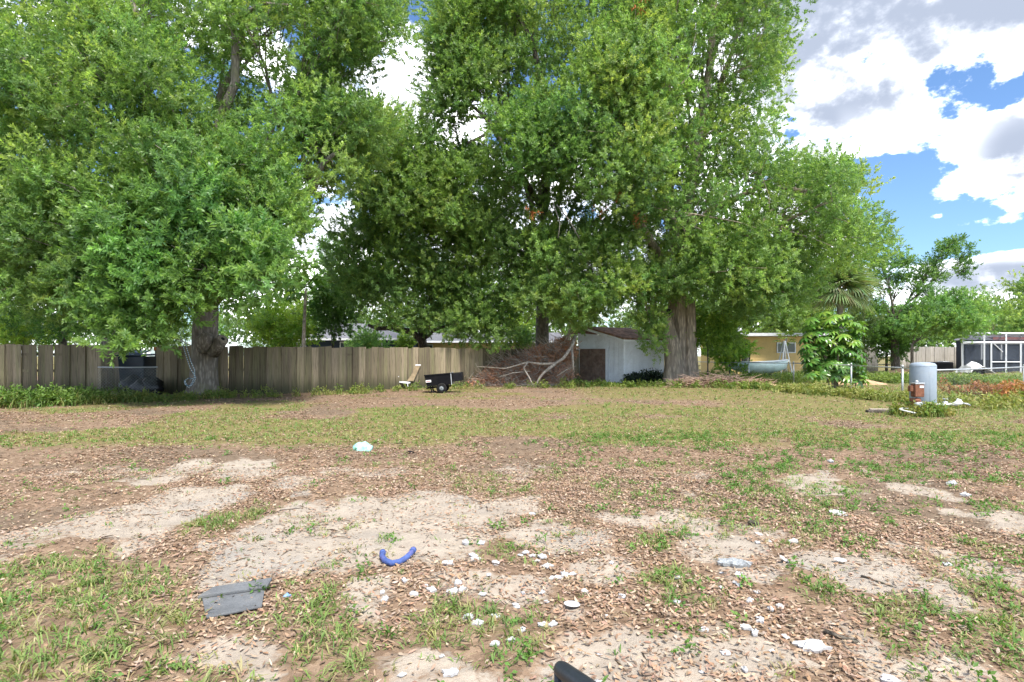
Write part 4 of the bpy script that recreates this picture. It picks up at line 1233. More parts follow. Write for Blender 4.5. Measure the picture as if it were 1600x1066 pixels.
# ------------------------------------------------------------------ water tank and pump
def water_tank():
    g = G(1442, 648); k = PX(g.y)
    r = empty('pressure_tank', g, 'grey blue upright water pressure tank beside the chain-link fence', 'water tank')
    rad = 17.6 * k; z1 = 82 * k
    m = MB(); m.lathe([(rad * .8, 0), (rad * .82, 12 * k), (rad * .6, 14 * k)], 28); m.build('base_ring', M['concrete'], r, True)
    prof = [(rad * .55, 13 * k), (rad * .92, 15 * k), (rad, 19 * k), (rad, z1 - 6 * k), (rad * .97, z1 - 4 * k), (rad * .85, z1 - 1.7 * k), (rad * .55, z1 - .4 * k), (rad * .1, z1)]
    m = MB(); m.lathe(prof, 40); b = m.build('body', M['tank'], r, True)
    m = MB(); m.tube([(rad * math.cos(t * math.pi / 12), rad * math.sin(t * math.pi / 12), z1 - 6.3 * k) for t in range(25)], .006, 5, False); m.build('weld_seam', M['tank'], b, True)
    m = MB(); m.tube([(-rad * .1, -rad * .995, 20 * k), (-rad * .1, -rad * .995, z1 - 7 * k)], .005, 5); m.build('weld_seam', M['tank'], b, True)
    # outlet pipe with valve towards the right
    pz = 17 * k
    m = MB(); m.tube([(rad * .3, -rad * .7, pz), (rad * 1.0, -rad * .8, pz), (46 * k, -.2, pz + .01)], .032, 10); pp = m.build('outlet_pipe', M['pvc'], r, True)
    m = MB(); m.tube([(26 * k, -.19, pz - .06), (26 * k, -.19, pz + .075)], .055, 10); m.tube([(23 * k, -.19, pz), (29 * k, -.19, pz)], .05, 10); m.tube([(26 * k, -.19, pz + .07), (26 * k, -.19, pz + .13)], .015, 8); m.lathe([(.055, 0), (.06, .012), (.055, .024)], 12, (26 * k, -.19, pz + .125)); m.build('valve', M['galv'], pp, True)
    m = MB(); m.tube([(38 * k, -.195, pz), (44 * k, -.2, pz + .03), (50 * k, -.22, pz + .05)], [.05, .062, .05], 12); m.tube([(44 * k, -.2, pz + .02), (47 * k, -.21, pz + .13)], [.06, .05], 12); m.build('elbow', M['pvc'], pp, True)
    m = MB(); m.tube([(52 * k, -.22, pz + .03), (58 * k, -.25, pz + .01), (64 * k, -.2, pz - .03)], .022, 8); m.build('side_pipe', M['galv'], pp, True)
    g2 = G(1430, 650)
    p = empty('well_pump', g2, 'rusty well pump with brown switch box before the water tank', 'pump')
    kk = PX(g2.y)
    m = MB(); m.lathe([(.13, 0), (.12, .1), (.085, .14), (.095, 20 * kk), (.12, 23 * kk), (.12, 27 * kk), (.05, 28 * kk)], 18); m.build('pump_body', M['rust'], p, True)
    m = MB(); m.lathe([(.10, 0), (.11, .02), (.11, .1), (.09, .13)], 16, (.03, -.04, 14 * kk)); m.build('motor', M['galv'], p, True)
    m = MB(); m.box((.02, -.05, 40 * kk), (14 * kk, .18, 20 * kk)); sb = m.build('switch_box', M['rust'], p, False, .015)
    m = MB(); m.box((.02, -.05, 51 * kk), (15 * kk, .2, 2.4 * kk)); m.build('lid', M['galv'], sb, False, .008)
    m = MB(); m.box((.06, -.145, 46 * kk), (6 * kk, .008, 3.5 * kk)); m.build('sticker', M['sticker'], sb)
    m = MB(); m.lathe([(.04, 0), (.045, .03), (.02, .06)], 12, (0, -.05, 52.3 * kk)); m.build('gauge', M['galv'], sb, True)
    m = MB(); m.box((-9.5 * kk, -.05, 43 * kk), (5 * kk, .1, 9 * kk)); m.build('side_box', M['rust'], p, False, .012)
    m = MB(); m.tube([(-.03, 0, 30 * kk), (-.03, 0, 24 * kk)], .03, 8); m.build('conduit', M['galv'], p, True)
    g3 = G(1419, 651); h = empty('garden_hose', g3, 'white hose loop lying left of the rusty pump', 'hose')
    m = MB(); pts = [(.2 * math.cos(t) , .13 * math.sin(t) * 1.0, .1 + .09 * math.sin(t * .5 + .6)) for t in [x * .45 for x in range(13)]]; m.tube(pts, .018, 8); m.build('loop', M['pvc'], h, True)
    g4 = G(1378, 645); lg = empty('rotten_plank', g4, 'dark rotten plank half sunk in grass left of the pump', 'plank')
    m = MB(); m.prism([(-.42, -.12, 0), (.4, -.14, 0), (.44, .08, 0), (-.38, .1, 0)], (0, 0, .07)); m.build('board', M['bark_dark'], lg, False, .01)
    m = MB(); m.prism([(-.3, -.0, .075), (.36, -.05, .075), (.38, .05, .075), (-.3, .08, .075)], (0, 0, .03)); m.build('board', M['deadwood'], lg, False, .006)
water_tank()

# ------------------------------------------------------------------ boat, ladder and far right things
def boat():
    y = 37.0; k = PX(y); c = cl(1184, y)
    r = empty('small_boat', c, 'pale green open boat on blocks behind the chain-link fence', 'boat')
    z0 = CH + (HZ - 584) * k; z1 = CH + (HZ - 566) * k
    z0 = max(z0, .3)
    Ls = 47 * k; n = 15; vs = []; fs = []; ring = 9
    for i in range(n):
        t = -1 + 2 * i / (n - 1)
        w = .72 * (1 - abs(t) ** 2.6 * .9); sheer = z1 + .09 * t * t + (.06 if t > 0 else 0) * t
        keel = z0 + (.45 * abs(t) ** 3) * (z1 - z0)
        for j in range(ring):
            a = math.pi * j / (ring - 1)
            yy = -w * math.cos(a); zz = sheer - (sheer - keel) * (math.sin(a) ** .7)
            vs.append((t * Ls * (1.0 if j in (0, ring - 1) else 1 - .06 * math.sin(a)), yy, zz))
    for i in range(n - 1):
        for j in range(ring - 1): fs.append((i * ring + j, i * ring + j + 1, (i + 1) * ring + j + 1, (i + 1) * ring + j))
    m = MB(); m.add(vs, fs); h = m.build('hull', M['boat'], r, True); s = h.modifiers.new('thick', 'SOLIDIFY'); s.thickness = .035
    for side in (0, ring - 1):
        m = MB(); m.tube([vs[i * ring + side] for i in range(n)], .035, 6); m.build('gunwale', M['white_alu'], r, True)
    for t in (-.45, .1, .55):
        m = MB(); m.box((t * Ls, 0, z1 - .12), (.28, 1.2 * (1 - abs(t) ** 2.6 * .9), .04)); m.build('thwart', M['boat_in'], r)
    for t in (-.4, .4):
        b = MB(); b.box((t * Ls, 0, z0 / 2), (.3, 1.0, z0 - .01)); b.build('block', M['bark_dark'], r)
    q = cl(1226, 38.6); a = empty('a_frame_stand', q, 'pale A-frame stand behind the right end of the boat', 'stand')
    zt = CH + (HZ - 533) * PX(38.6)
    for dx, dy in ((-.42, -.3), (.42, -.3), (-.42, .5), (.42, .5)):
        m = MB(); m.tube([(dx, dy, 0), (0, dy * .2, zt)], .045, 8); m.build('leg', M['galv'], a)
    m = MB(); m.tube([(-.24, -.2, zt * .45), (.24, -.2, zt * .45)], .03, 6); m.build('cross_bar', M['galv'], a)
boat()
def far_right():
    y = 47.0; q = cl(1471, 54); r = empty('black_water_tub', q, 'low black plastic tub before the pale grey fence', 'tub')
    k = PX(54)
    m = MB(); m.box((0, 0, 7.5 * k), (26 * k, 1.1, 15 * k)); m.build('body', M['black_plastic'], r, False, .12)
    m = MB(); m.box((3 * k, 0, 15.6 * k), (10 * k, .7, 1 * k)); m.build('lid', M['tarp'], r, False, .02)
    q = cl(1524, 47); r = empty('white_tarp', q, 'crumpled white tarp sagging before the screened cage', 'tarp')
    k = PX(47); n = 12; vs = []; fs = []
    prof = [(-20, 3), (-15, 15), (-6, 19), (2, 18), (8, 13), (14, 8), (19, 1)]
    for i, (x, z) in enumerate(prof):
        for j in range(7):
            vs.append((x * k + random.uniform(-.04, .04), -.8 + j * .27, max(.02, z * k * (1 - .14 * abs(j - 3)) + random.uniform(-.06, .06))))
    for i in range(len(prof) - 1):
        for j in range(6): fs.append((i * 7 + j, (i + 1) * 7 + j, (i + 1) * 7 + j + 1, i * 7 + j + 1))
    m = MB(); m.add(vs, fs); o = m.build('sheet', M['tarp'], r); s = o.modifiers.new('thick', 'SOLIDIFY'); s.thickness = .02
    m = MB(); m.box((-2 * k, 0, 4 * k), (20 * k, 1.0, 8 * k)); m.build('covered_box', M['black_plastic'], r, False, .05)
far_right()

def heap(name, label, c, rx, ry, h, mat, cat, seed):
    n, mrow = 22, 9; vs = [(0, 0, h)]; fs = []
    for i in range(1, mrow + 1):
        t = i / mrow
        for j in range(n):
            th = 2 * math.pi * j / n
            w = 1 + .25 * (float(vnoise(np.array([math.cos(th) * 2 + seed]), np.array([math.sin(th) * 2 + t]), seed)[0]) - .5)
            vs.append((rx * t * w * math.cos(th), ry * t * w * math.sin(th), h * (1 - t) ** .8 * random.uniform(.85, 1.12) - .03 * (i == mrow)))
    for j in range(n): fs.append((0, 1 + j, 1 + (j + 1) % n))
    for i in range(mrow - 1):
        for j in range(n): fs.append((1 + i * n + j, 1 + (i + 1) * n + j, 1 + (i + 1) * n + (j + 1) % n, 1 + i * n + (j + 1) % n))
    m = MB(); m.add(vs, fs); o = m.build(name, M[mat], None, True); o.location = c
    return tag(o, label, cat)
heap('soil_heap', 'orange tan heap of soil by the pale grey fence', cl(1418, 48), 2.1, 1.2, .55, 'dirt_pile', 'soil heap', 3)
heap('rubble_heap', 'low tan heap of rubble under the glossy umbrella bush', cl(1340, 30), 1.5, .8, .3, 'dirt_pile', 'rubble', 5)
heap('woodchip_heap', 'low orange brown heap of wood chips right of the old oak', cl(1182, 27), 1.5, .7, .26, 'dirt_pile', 'wood chips', 8)

# ------------------------------------------------------------------ trees
def near_oak():
    g = G(318, 617); k = PX(g.y)
    out = [(-90, -230), (540, -230), (612, -20), (614, 55), (596, 95), (560, 130), (545, 160), (590, 190), (585, 230), (560, 270), (535, 300), (500, 296), (470, 345), (440, 362), (425, 420), (430, 455), (350, 468), (200, 495), (60, 450), (-90, 440)]
    holes = [[(560, 100), (610, 95), (620, 130), (575, 150)], [(505, 270), (560, 280), (560, 330), (510, 330)], [(395, 105), (425, 112), (420, 135), (392, 130)]]
    c = crown_points(out, 21.5, 17.5, 25.5, 430, holes, .75)
    front = [(112, 400), (150, 330), (180, 282), (260, 266), (340, 280), (410, 330), (448, 400), (436, 445), (410, 466), (340, 474), (290, 470), (255, 520), (212, 540), (150, 520), (118, 470)]
    c2 = crown_points(front, 17.0, 15.6, 18.2, 105, (), .5)
    up = [(-60, 60), (120, 0), (260, 60), (330, 180), (300, 270), (150, 280), (60, 330), (-60, 330)]
    c3 = np.concatenate([crown_points(up, 17.5, 15.8, 18.0, 75, (), .6), crown_points([(-50, 320), (120, 290), (190, 360), (150, 430), (100, 490), (20, 470), (-50, 430)], 17.2, 16, 18.4, 52, (), .55), crown_points([(280, 200), (420, 230), (470, 330), (440, 380), (380, 320), (300, 270)], 18, 17, 19, 36, (), .6)])
    c = np.concatenate([c, crown_points([(480, -60), (604, -60), (606, 62), (588, 88), (540, 125), (500, 100)], 20, 19, 22, 34, (), .6), crown_points([(470, 140), (545, 150), (592, 185), (590, 240), (545, 290), (480, 285)], 20, 19, 22, 34, (), .6)])
    root = make_tree('oak_tree', 'broad leafy oak with sawn stubs and hanging rope, left of centre', 'oak trees', g, P(322, 470, g.y), .49,
              [(c, .95, 62, 20, .125, .036, OAK, OAK_W, .75), (c2, .6, 44, 20, .165, .036, BRIGHT, [.35, .35, .12, .18], .75), (c3, .7, 56, 20, .125, .036, OAK, OAK_W, .75)],
              M['bark'], 9, 50, r_fork=.42, flare=1.5, lobes=5, depth=.10)
    base = g
    # main limbs that show through the leaves
    for pts, r0, r1 in (
        ([(322, 480, 21.8), (260, 330, 20.5), (195, 235, 19.5), (130, 165, 18.6), (60, 105, 18), (-30, 60, 17.6)], .26, .10),
        ([(322, 470, 21.8), (300, 300, 20), (262, 130, 18.8), (232, 70, 18.2), (205, 0, 17.8)], .2, .07),
        ([(325, 470, 21.8), (340, 330, 20.5), (345, 185, 19.2), (368, 130, 19), (368, 60, 18.8), (362, 20, 18.6)], .22, .09),
        ([(368, 130, 19), (350, 175, 19)], .06, .03),
        ([(330, 480, 21.8), (380, 390, 21), (445, 335, 20.2), (490, 295, 19.8), (505, 255, 19.6), (540, 225, 19.4)], .22, .05),
        ([(490, 295, 19.8), (470, 250, 19.6), (500, 215, 19.5)], .07, .03),
        ([(368, 30, 18.7), (410, 5, 18.6), (450, 8, 18.6)], .07, .04),
        ([(130, 165, 18.6), (118, 120, 18.4), (120, 60, 18.3)], .06, .03)):
        m = MB(); m.tube([P(*p) - base for p in pts], taper(r0, r1, len(pts)), 9, True, .04); m.build('limb', M['bark'], root, True)
    # sawn stubs
    A, B = P(333, 552, 21.4) - base, P(348, 530, 21.05) - base
    m = MB(); m.tube([A, A.lerp(B, .6), B], [.24, .21, .215], 14, True, .05); st = m.build('sawn_stub', M['bark'], root, True)
    d = (B - A).normalized()
    e = MB(); e.tube([B + d * .004, B + d * .02], [.185, .17], 14, True, .04); e.build('cut_face', M['cut_old'], st)
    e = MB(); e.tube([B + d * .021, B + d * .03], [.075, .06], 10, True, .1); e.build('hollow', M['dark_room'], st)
    A, B = P(318, 548, 21.35) - base, P(324, 524, 21.0) - base          # healed-over burl
    m = MB(); m.tube([A, A.lerp(B, .35), A.lerp(B, .7), B, B + (B - A) * .12], [.2, .29, .31, .2, .05], 14, True, .1); m.build('burl', M['bark'], root, True)
near_oak()

def old_oak():
    g = cl(1064, 30.2); k = PX(30.2)
    out = [(960, -230), (1235, -230), (1256, 0), (1232, 80), (1222, 125), (1205, 160), (1198, 225), (1240, 255), (1300, 262), (1350, 268), (1352, 300), (1335, 315), (1385, 372), (1368, 410), (1290, 412), (1245, 465), (1160, 488), (1105, 460), (1060, 452), (1000, 460), (972, 400), (965, 100)]
    c = np.concatenate([crown_points(out, 29, 24.5, 33.5, 400, (), .85), crown_points([(985, 380), (1240, 380), (1300, 400), (1240, 468), (1160, 488), (1105, 462), (1060, 450), (1000, 455)], 28.5, 26, 31, 55, (), .7)])
    c2 = crown_points([(990, 440), (1030, 440), (1024, 480), (1030, 520), (1034, 545), (1020, 542), (1005, 500)], 27.5, 26.8, 28, 12, (), .5)
    c3 = crown_points([(900, 20), (1010, 40), (1060, 110), (1040, 200), (1000, 330), (930, 330), (900, 200)], 25, 23.4, 25, 60, (), .7)
    root = make_tree('oak_tree', 'tall oak with a huge fluted old trunk right of the white shed', 'oak trees', g, P(1058, 440, 30.2), .62,
              [(c, 1.15, 72, 20, .14, .042, OAK, OAK_W, .75), (c2, .7, 40, 20, .13, .042, OAK, OAK_W, .9), (c3, 1.0, 62, 20, .14, .042, OAK, [.2, .35, .3, .15], .75)],
              M['bark_old'], 9, 50, r_fork=.52, flare=1.12, lobes=5, depth=.27, aspect=.95)
    # fused second stem and a broken snag with a hollow
    m = MB(); b = g
    trunk_shape(m, [P(1078, v, 29.9) - b for v in (602, 585, 565, 540, 515, 490, 470)], [.42, .38, .35, .33, .3, .28, .26], 1.25, 3, .2, 18, 1.1); m.build('trunk', M['bark_old'], root, True)
    m = MB(); trunk_shape(m, [P(u, v, 29.6) - b for u, v in ((1052, 602), (1052, 570), (1049, 540), (1044, 515), (1040, 497), (1039, 484))], [.52, .44, .4, .34, .28, .2], 1.2, 3, .22, 16, 2.4); sn = m.build('broken_snag', M['bark_old'], root, True)
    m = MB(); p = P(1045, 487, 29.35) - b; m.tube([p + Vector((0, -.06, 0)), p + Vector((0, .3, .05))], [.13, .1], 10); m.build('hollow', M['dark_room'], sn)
    for pts, r0, r1 in (([(1058, 450, 30), (1110, 330, 29), (1190, 290, 28.5), (1270, 300, 28.2)], .25, .08), ([(1058, 445, 30), (1000, 350, 27), (975, 250, 25.5), (955, 160, 25)], .25, .08), ([(1060, 440, 30), (1085, 250, 28), (1110, 100, 27), (1120, -60, 27)], .3, .12)):
        m = MB(); m.tube([P(*p) - b for p in pts], taper(r0, r1, len(pts)), 9, True, .05); m.build('limb', M['bark_old'], root, True)
old_oak()

def centre_oak():
    g = cl(846, 33.5)
    out = [(690, -230), (1000, -230), (1020, 80), (1010, 300), (992, 455), (950, 488), (895, 506), (835, 500), (800, 430), (760, 380), (640, 330), (560, 320), (548, 250), (560, 200), (625, 175), (655, 200), (700, 190), (696, 130), (686, 70), (684, 0)]
    holes = [[(700, 175), (770, 150), (782, 190), (765, 230), (715, 240)], [(830, 120), (880, 125), (870, 150), (830, 145)]]
    c = crown_points(out, 29.5, 25.5, 34, 390, holes, .8)
    c2 = crown_points([(760, 180), (830, 150), (900, 170), (915, 240), (880, 275), (790, 260)], 25, 24, 25.5, 26, (), .6)
    c3 = np.concatenate([crown_points([(830, 340), (980, 380), (985, 450), (900, 500), (820, 470)], 26, 25, 27, 30, (), .6), crown_points([(548, 220), (600, 175), (655, 215), (700, 280), (720, 345), (600, 335), (552, 300)], 27, 25.5, 29, 34, (), .7)])
    c = np.concatenate([c, crown_points([(692, -60), (780, -60), (790, 130), (715, 160), (700, 110), (690, 60)], 27, 26, 29, 36, (), .7), crown_points([(690, 20), (745, 20), (742, 130), (700, 190), (650, 205), (672, 140)], 27, 26, 28.5, 26, (), .6), crown_points([(560, 190), (640, 190), (705, 240), (780, 250), (800, 360), (560, 330)], 27.5, 26, 30, 40, (), .7)])
    root = make_tree('oak_tree', 'oak in the middle whose pale trunk rises behind the brush pile', 'oak trees', g, P(848, 430, 33.5), .42,
              [(c, 1.1, 68, 20, .14, .042, OAK, OAK_W, .75), (c2, .85, 58, 20, .14, .042, BRIGHT, [.4, .3, .1, .2], .75), (c3, .85, 58, 20, .14, .042, OAK, [.2, .3, .3, .2], .75)],
              M['bark'], 9, 44, r_fork=.36, flare=1.3, depth=.07)
    b = g
    for pts, r0, r1 in (([(780, 188, 27), (755, 212, 26.8), (730, 224, 26.7)], .09, .06), ([(850, 330, 30), (800, 250, 28), (760, 185, 27), (735, 163, 26.8), (745, 150, 26.7)], .16, .05),
                        ([(760, 185, 27), (740, 182, 26.8), (705, 182, 26.6)], .06, .03), ([(800, 250, 28), (770, 160, 27), (735, 165, 26.8), (715, 178, 26.7)], .05, .03),
                        ([(850, 330, 30), (860, 180, 28), (830, 60, 27.2), (800, 10, 27)], .18, .08), ([(870, 320, 25.6), (890, 345, 25.3), (905, 372, 25.2)], .035, .02), ([(865, 318, 25.6), (875, 350, 25.4), (872, 372, 25.3)], .03, .015)):
        m = MB(); m.tube([P(*p) - b for p in pts], taper(r0, r1, len(pts)), 8, True, .05); m.build('limb', M['deadwood'] if r0 < .05 else M['bark_dark'], root, True)
    # sprigs of leaves that died on the twig
    v, t, col = foliage(np.array([P(833, 330, 24.6) - b, P(972, 308, 24.3) - b, P(998, 345, 24.6) - b, P(935, 330, 24.6) - b, P(1000, 10, 23.8) - b]), .22, 9, 5, .15, .05, [(.42, .14, .05), (.3, .12, .05)])
    tag(np_mesh('dead_sprig', v, t, M['litter'], root, col), kind='stuff')
centre_oak()

def leaning_oak():
    g = cl(668, 33.0)
    out = [(520, 405), (545, 350), (600, 320), (680, 330), (780, 360), (820, 420), (800, 470), (790, 505), (770, 535), (715, 545), (695, 515), (600, 495), (545, 470), (520, 440)]
    c = crown_points(out, 29.5, 27.2, 32, 150, (), .65)
    root = make_tree('oak_tree', 'low drooping oak with a curved limb leaning over the fence above the cart', 'oak trees', g, P(660, 528, 33), .28,
              [(c, 1.0, 62, 20, .14, .042, OAK, [.36, .38, .2, .06], .8)], M['bark_dark'], 6, 22, r_fork=.22, flare=1.2, depth=.05)
    m = MB(); m.tube([P(*p) - g for p in ((664, 545, 33), (658, 530, 32.6), (640, 518, 32), (615, 512, 31.5), (590, 514, 31), (575, 508, 31))], taper(.24, .08, 6), 9, True, .05); m.build('limb', M['bark_dark'], root, True)
leaning_oak()

def ell(cu, cv, ru, rv, y, dy, n, sep=.6):
    o = [(cu + ru * math.cos(t) * (1 + .12 * math.sin(3 * t + cu)), cv + rv * math.sin(t) * (1 + .1 * math.sin(4 * t + cv))) for t in [i * math.pi / 12 for i in range(24)]]
    return crown_points(o, y, y - dy, y + dy, n, (), sep)

# trees and shrubs beyond the fences
BG = [  # name, label, trunk u, distance, fork v, trunk radius, crowns[(cu, cv, ru, rv, n, r, sprays)], palette, leaf L, W, category, bark
    ('background_tree', 'dark leaning tree behind the far left end of the plank fence', 98, 27, 470, .2, [(60, 450, 90, 70, 34, .8, 46), (10, 420, 70, 60, 18, .8, 46)], DARK, .14, .05, 'tree', 'bark_dark'),
    ('background_tree', 'brown trunked tree rising behind the fence gap', 168, 25.4, 470, .3, [(150, 440, 100, 60, 30, .9, 50)], OAK, .14, .05, 'tree', 'bark'),
    ('leafy_shrub', 'bright green shrub above the fence at the left edge', 40, 31, 545, .06, [(40, 515, 60, 26, 26, .75, 55)], YELLOWG, .14, .06, 'shrub', 'bark_dark'),
    ('leafy_shrub', 'yellow green shrub behind the fence near the papaya', 440, 35, 548, .07, [(440, 505, 48, 42, 34, .85, 60)], YELLOWG, .15, .06, 'shrub', 'bark_dark'),
    ('leafy_shrub', 'dark green shrub overhanging the fence right of the papaya', 520, 33, 545, .07, [(520, 480, 26, 36, 20, .75, 60)], DARK, .15, .06, 'shrub', 'bark_dark'),
    ('background_tree', 'pale green tree rising behind the blue house', 575, 60, 520, .2, [(590, 450, 150, 75, 84, 1.7, 66)], BRIGHT, .24, .09, 'tree', 'bark_dark'),
    ('leafy_shrub', 'small bright shrub standing before the blue house wall', 575, 40, 548, .05, [(572, 533, 24, 14, 14, .55, 50)], BRIGHT, .14, .06, 'shrub', 'bark_dark'),
    ('leafy_shrub', 'rounded lime shrub at the right corner of the blue house', 632, 41, 548, .05, [(632, 537, 11, 9, 8, .4, 60)], YELLOWG, .13, .05, 'shrub', 'bark_dark'),
    ('background_tree', 'sunlit yellow green tree seen above the cream house', 815, 66, 520, .2, [(800, 470, 130, 58, 76, 1.7, 66)], YELLOWG, .24, .09, 'tree', 'bark_dark'),
    ('leafy_shrub', 'green shrub before the cream house left of the pale trunk', 812, 42, 548, .05, [(812, 531, 22, 11, 12, .5, 55)], OAK, .14, .06, 'shrub', 'bark_dark'),
    ('young_tree', 'slim young tree between the old oak and the boat', 1106, 31, 548, .045, [(1112, 512, 38, 32, 34, .62, 52)], YELLOWG, .12, .045, 'tree', 'bark_dark'),
    ('leafy_shrub', 'bright broad-leaved shrub between the young tree and the boat', 1140, 36, 562, .05, [(1138, 548, 24, 20, 16, .6, 44)], YELLOWG, .2, .09, 'shrub', 'bark_dark'),
    ('background_tree', 'dense green tree above the roof of the yellow house', 1180, 55, 520, .2, [(1180, 478, 125, 46, 74, 1.5, 80)], OAK, .22, .085, 'tree', 'bark_dark'),
    ('background_tree', 'pale scrubby tree behind the glossy umbrella bush', 1350, 52, 545, .14, [(1352, 505, 34, 44, 26, 1.1, 44)], HAZY, .2, .06, 'tree', 'deadwood'),
    ('background_tree', 'light green spreading tree above the pale grey fence', 1425, 47, 538, .14, [(1440, 508, 40, 14, 18, .8, 66), (1500, 492, 52, 26, 34, .95, 66), (1470, 482, 30, 16, 12, .8, 66)], BRIGHT, .17, .065, 'tree', 'bark_dark'),
    ('background_tree', 'grey feathery tree behind the light green spreading tree', 1550, 70, 520, .2, [(1556, 478, 40, 22, 20, 1.3, 32)], HAZY, .26, .07, 'tree', 'bark_dark'),
    ('background_tree', 'dark green tree over the screened cage at the right edge', 1600, 58, 520, .22, [(1606, 490, 46, 40, 34, 1.3, 66), (1620, 440, 30, 30, 14, 1.2, 60)], OAK, .22, .08, 'tree', 'bark_dark'),
    ('background_tree', 'low dark shrubby tree under the open crowned oak', 1385, 50, 545, .12, [(1392, 535, 24, 22, 18, .9, 60)], DARK, .2, .07, 'tree', 'bark_dark'),
]
for nm, lab, tu, y, fv, tr, crs, pal, L, W, cat, bk in BG:
    cls = []
    for cu, cv, ru, rv, n, r, sp in crs:
        cls.append((ell(cu, cv, ru, rv, y, min(2.5, ru * PX(y) * .8), n, r * .7), r, int(sp * .75), 14, L, W, pal, None, .8))
    make_tree(nm, lab, 'trees and shrubs beyond the fences', cl(tu, y), P(tu, fv, y), tr, cls, M[bk], 4, 12, cat=cat, flare=1.25, depth=.05)

def open_oak():
    y = 49.0; g = cl(1400, y)
    spots = [(1495, 393, 22), (1478, 385, 16), (1512, 412, 12), (1460, 408, 16), (1442, 432, 18), (1470, 430, 12), (1505, 425, 10), (1398, 405, 20), (1415, 412, 14), (1402, 440, 16), (1375, 425, 18), (1360, 402, 16), (1385, 455, 14), (1455, 462, 18), (1430, 478, 18), (1410, 490, 14), (1372, 480, 16), (1500, 380, 10), (1440, 455, 12), (1356, 440, 16), (1420, 435, 8)]
    cs = []; rs = []
    for u, v, r in spots:
        for _ in range(max(2, r // 4)):
            cs.append(P(u + random.uniform(-r, r) * .7, v + random.uniform(-r, r) * .5, y + random.uniform(-1.2, 1.2))); rs.append(r * PX(y) * .62)
    make_tree('background_tree', 'open crowned oak with bare forked limbs against the clouds at right', 'trees and shrubs beyond the fences', g, P(1397, 500, y), .34,
              [(np.array(cs), np.array(rs), 24, 14, .18, .065, DARK + OAK[:2], None, .7)], M['bark_dark'], 7, 22, flare=1.3, depth=.06)
open_oak()

# distant belt of trees closing the horizon, each one its own
FAR_LABEL = ['left edge', 'behind the left oak trunk', 'left of the blue house', 'behind the blue house', 'behind the cream house', 'behind the white shed', 'behind the yellow house', 'behind the umbrella bush', 'behind the grey fence', 'behind the screened cage', 'beyond the right edge']
for i, u in enumerate((-120, 120, 300, 470, 700, 930, 1130, 1320, 1440, 1530, 1700)):
    y = 84 + (i * 37 % 13); n = 40
    c = ell(u, 520 - (i * 53 % 14), 150, 30, y, 4, n, 1.4)
    make_tree('distant_tree', 'distant hazy green tree on the horizon, ' + FAR_LABEL[i], 'distant trees on the horizon', cl(u, y), P(u, 540, y), .3, [(c, 2.0, 44, 14, .34, .13, HAZY + BRIGHT, None, .8)], M['bark_dark'], 3, 8, twigs=False)

# ------------------------------------------------------------------ palm, papaya, umbrella bush
def leaf_blade(vs, fs, cs, base, d, up, L, W, col, droop=.3, seg=4):
    d = d.normalized(); side = d.cross(up).normalized(); n0 = len(vs); u2 = side.cross(d)
    for i in range(seg + 1):
        t = i / seg; w = W * math.sin(math.pi * min(.97, .06 + .9 * t)) ** .8
        c = base + d * (L * t) - Vector((0, 0, 1)) * (droop * L * t * t)
        for s in (-.5, 0, .5):
            vs.append(c + side * (w * s) + u2 * (abs(s) * w * .25)); cs.append(col)
    for i in range(seg):
        for j in range(2):
            a = n0 + i * 3 + j; fs.append((a, a + 1, a + 4)); fs.append((a, a + 4, a + 3))
def tri_obj(name, vs, fs, cs, mat, parent=None, link_it=True):
    return np_mesh(name, np.array([tuple(v) for v in vs]), np.array(fs), mat, parent, np.array(cs), True)

def umbrella_bush():
    g = cl(1302, 26.6); k = PX(26.6)
    r = empty('umbrella_bush', g, 'glossy bright green umbrella bush in front of the chain-link fence', 'shrub')
    protos = []
    pal = [(.10, .21, .04), (.13, .26, .045), (.20, .33, .055), (.075, .165, .03), (.09, .19, .035)]
    for q in range(6):
        vs, fs, cs = [], [], []; n = 9; col = pal[q % 5]
        for i in range(n):
            th = 2 * math.pi * i / n + random.uniform(-.1, .1)
            d = Vector((math.cos(th), math.sin(th), random.uniform(-.1, .15)))
            cc = tuple(x * random.uniform(.85, 1.15) for x in col)
            leaf_blade(vs, fs, cs, Vector((0, 0, 0)), d, Vector((0, 0, 1)), random.uniform(.34, .46), .145, cc, .45)
        o = tri_obj('leaf', vs, fs, cs, M['bigleaf']); protos.append(o.data); bpy.data.objects.remove(o)
    stems = []
    for i in range(7):
        a = Vector((random.uniform(-.25, .25), random.uniform(-.2, .2), -.05)); b = Vector((random.uniform(-1.0, 1.0), random.uniform(-.7, .7), random.uniform(1.8, 2.9)))
        p = arc(a, b, 6, .05, .1); m = MB(); m.tube(p, taper(.045, .02, 6), 7); m.build('stem', M['deadwood'], r, True); stems.append(p)
    n = 0; out = [(1252, 540), (1256, 505), (1285, 486), (1325, 490), (1352, 510), (1345, 535), (1350, 560), (1352, 600), (1318, 596), (1300, 585), (1268, 590), (1254, 562)]
    pts = crown_points(out, 26.6, 25.6, 27.6, 290, (), .2)
    for p in pts:
        q = Vector(p) - g
        outd = Vector((q.x, q.y, (q.z - 1.6) * .7)); top = q.z > 2.6
        me = random.choice(protos[1:3] if top and random.random() < .6 else protos)
        tilt = outd.normalized() * .7 + Vector((0, 0, 1)) + Vector((random.uniform(-.3, .3), random.uniform(-.3, .3), 0))
        e = tilt.to_track_quat('Z', 'Y').to_euler(); s = random.uniform(.65, .95)
        o = obj('leaf', me, r, q, e, (s, s, s))
umbrella_bush()

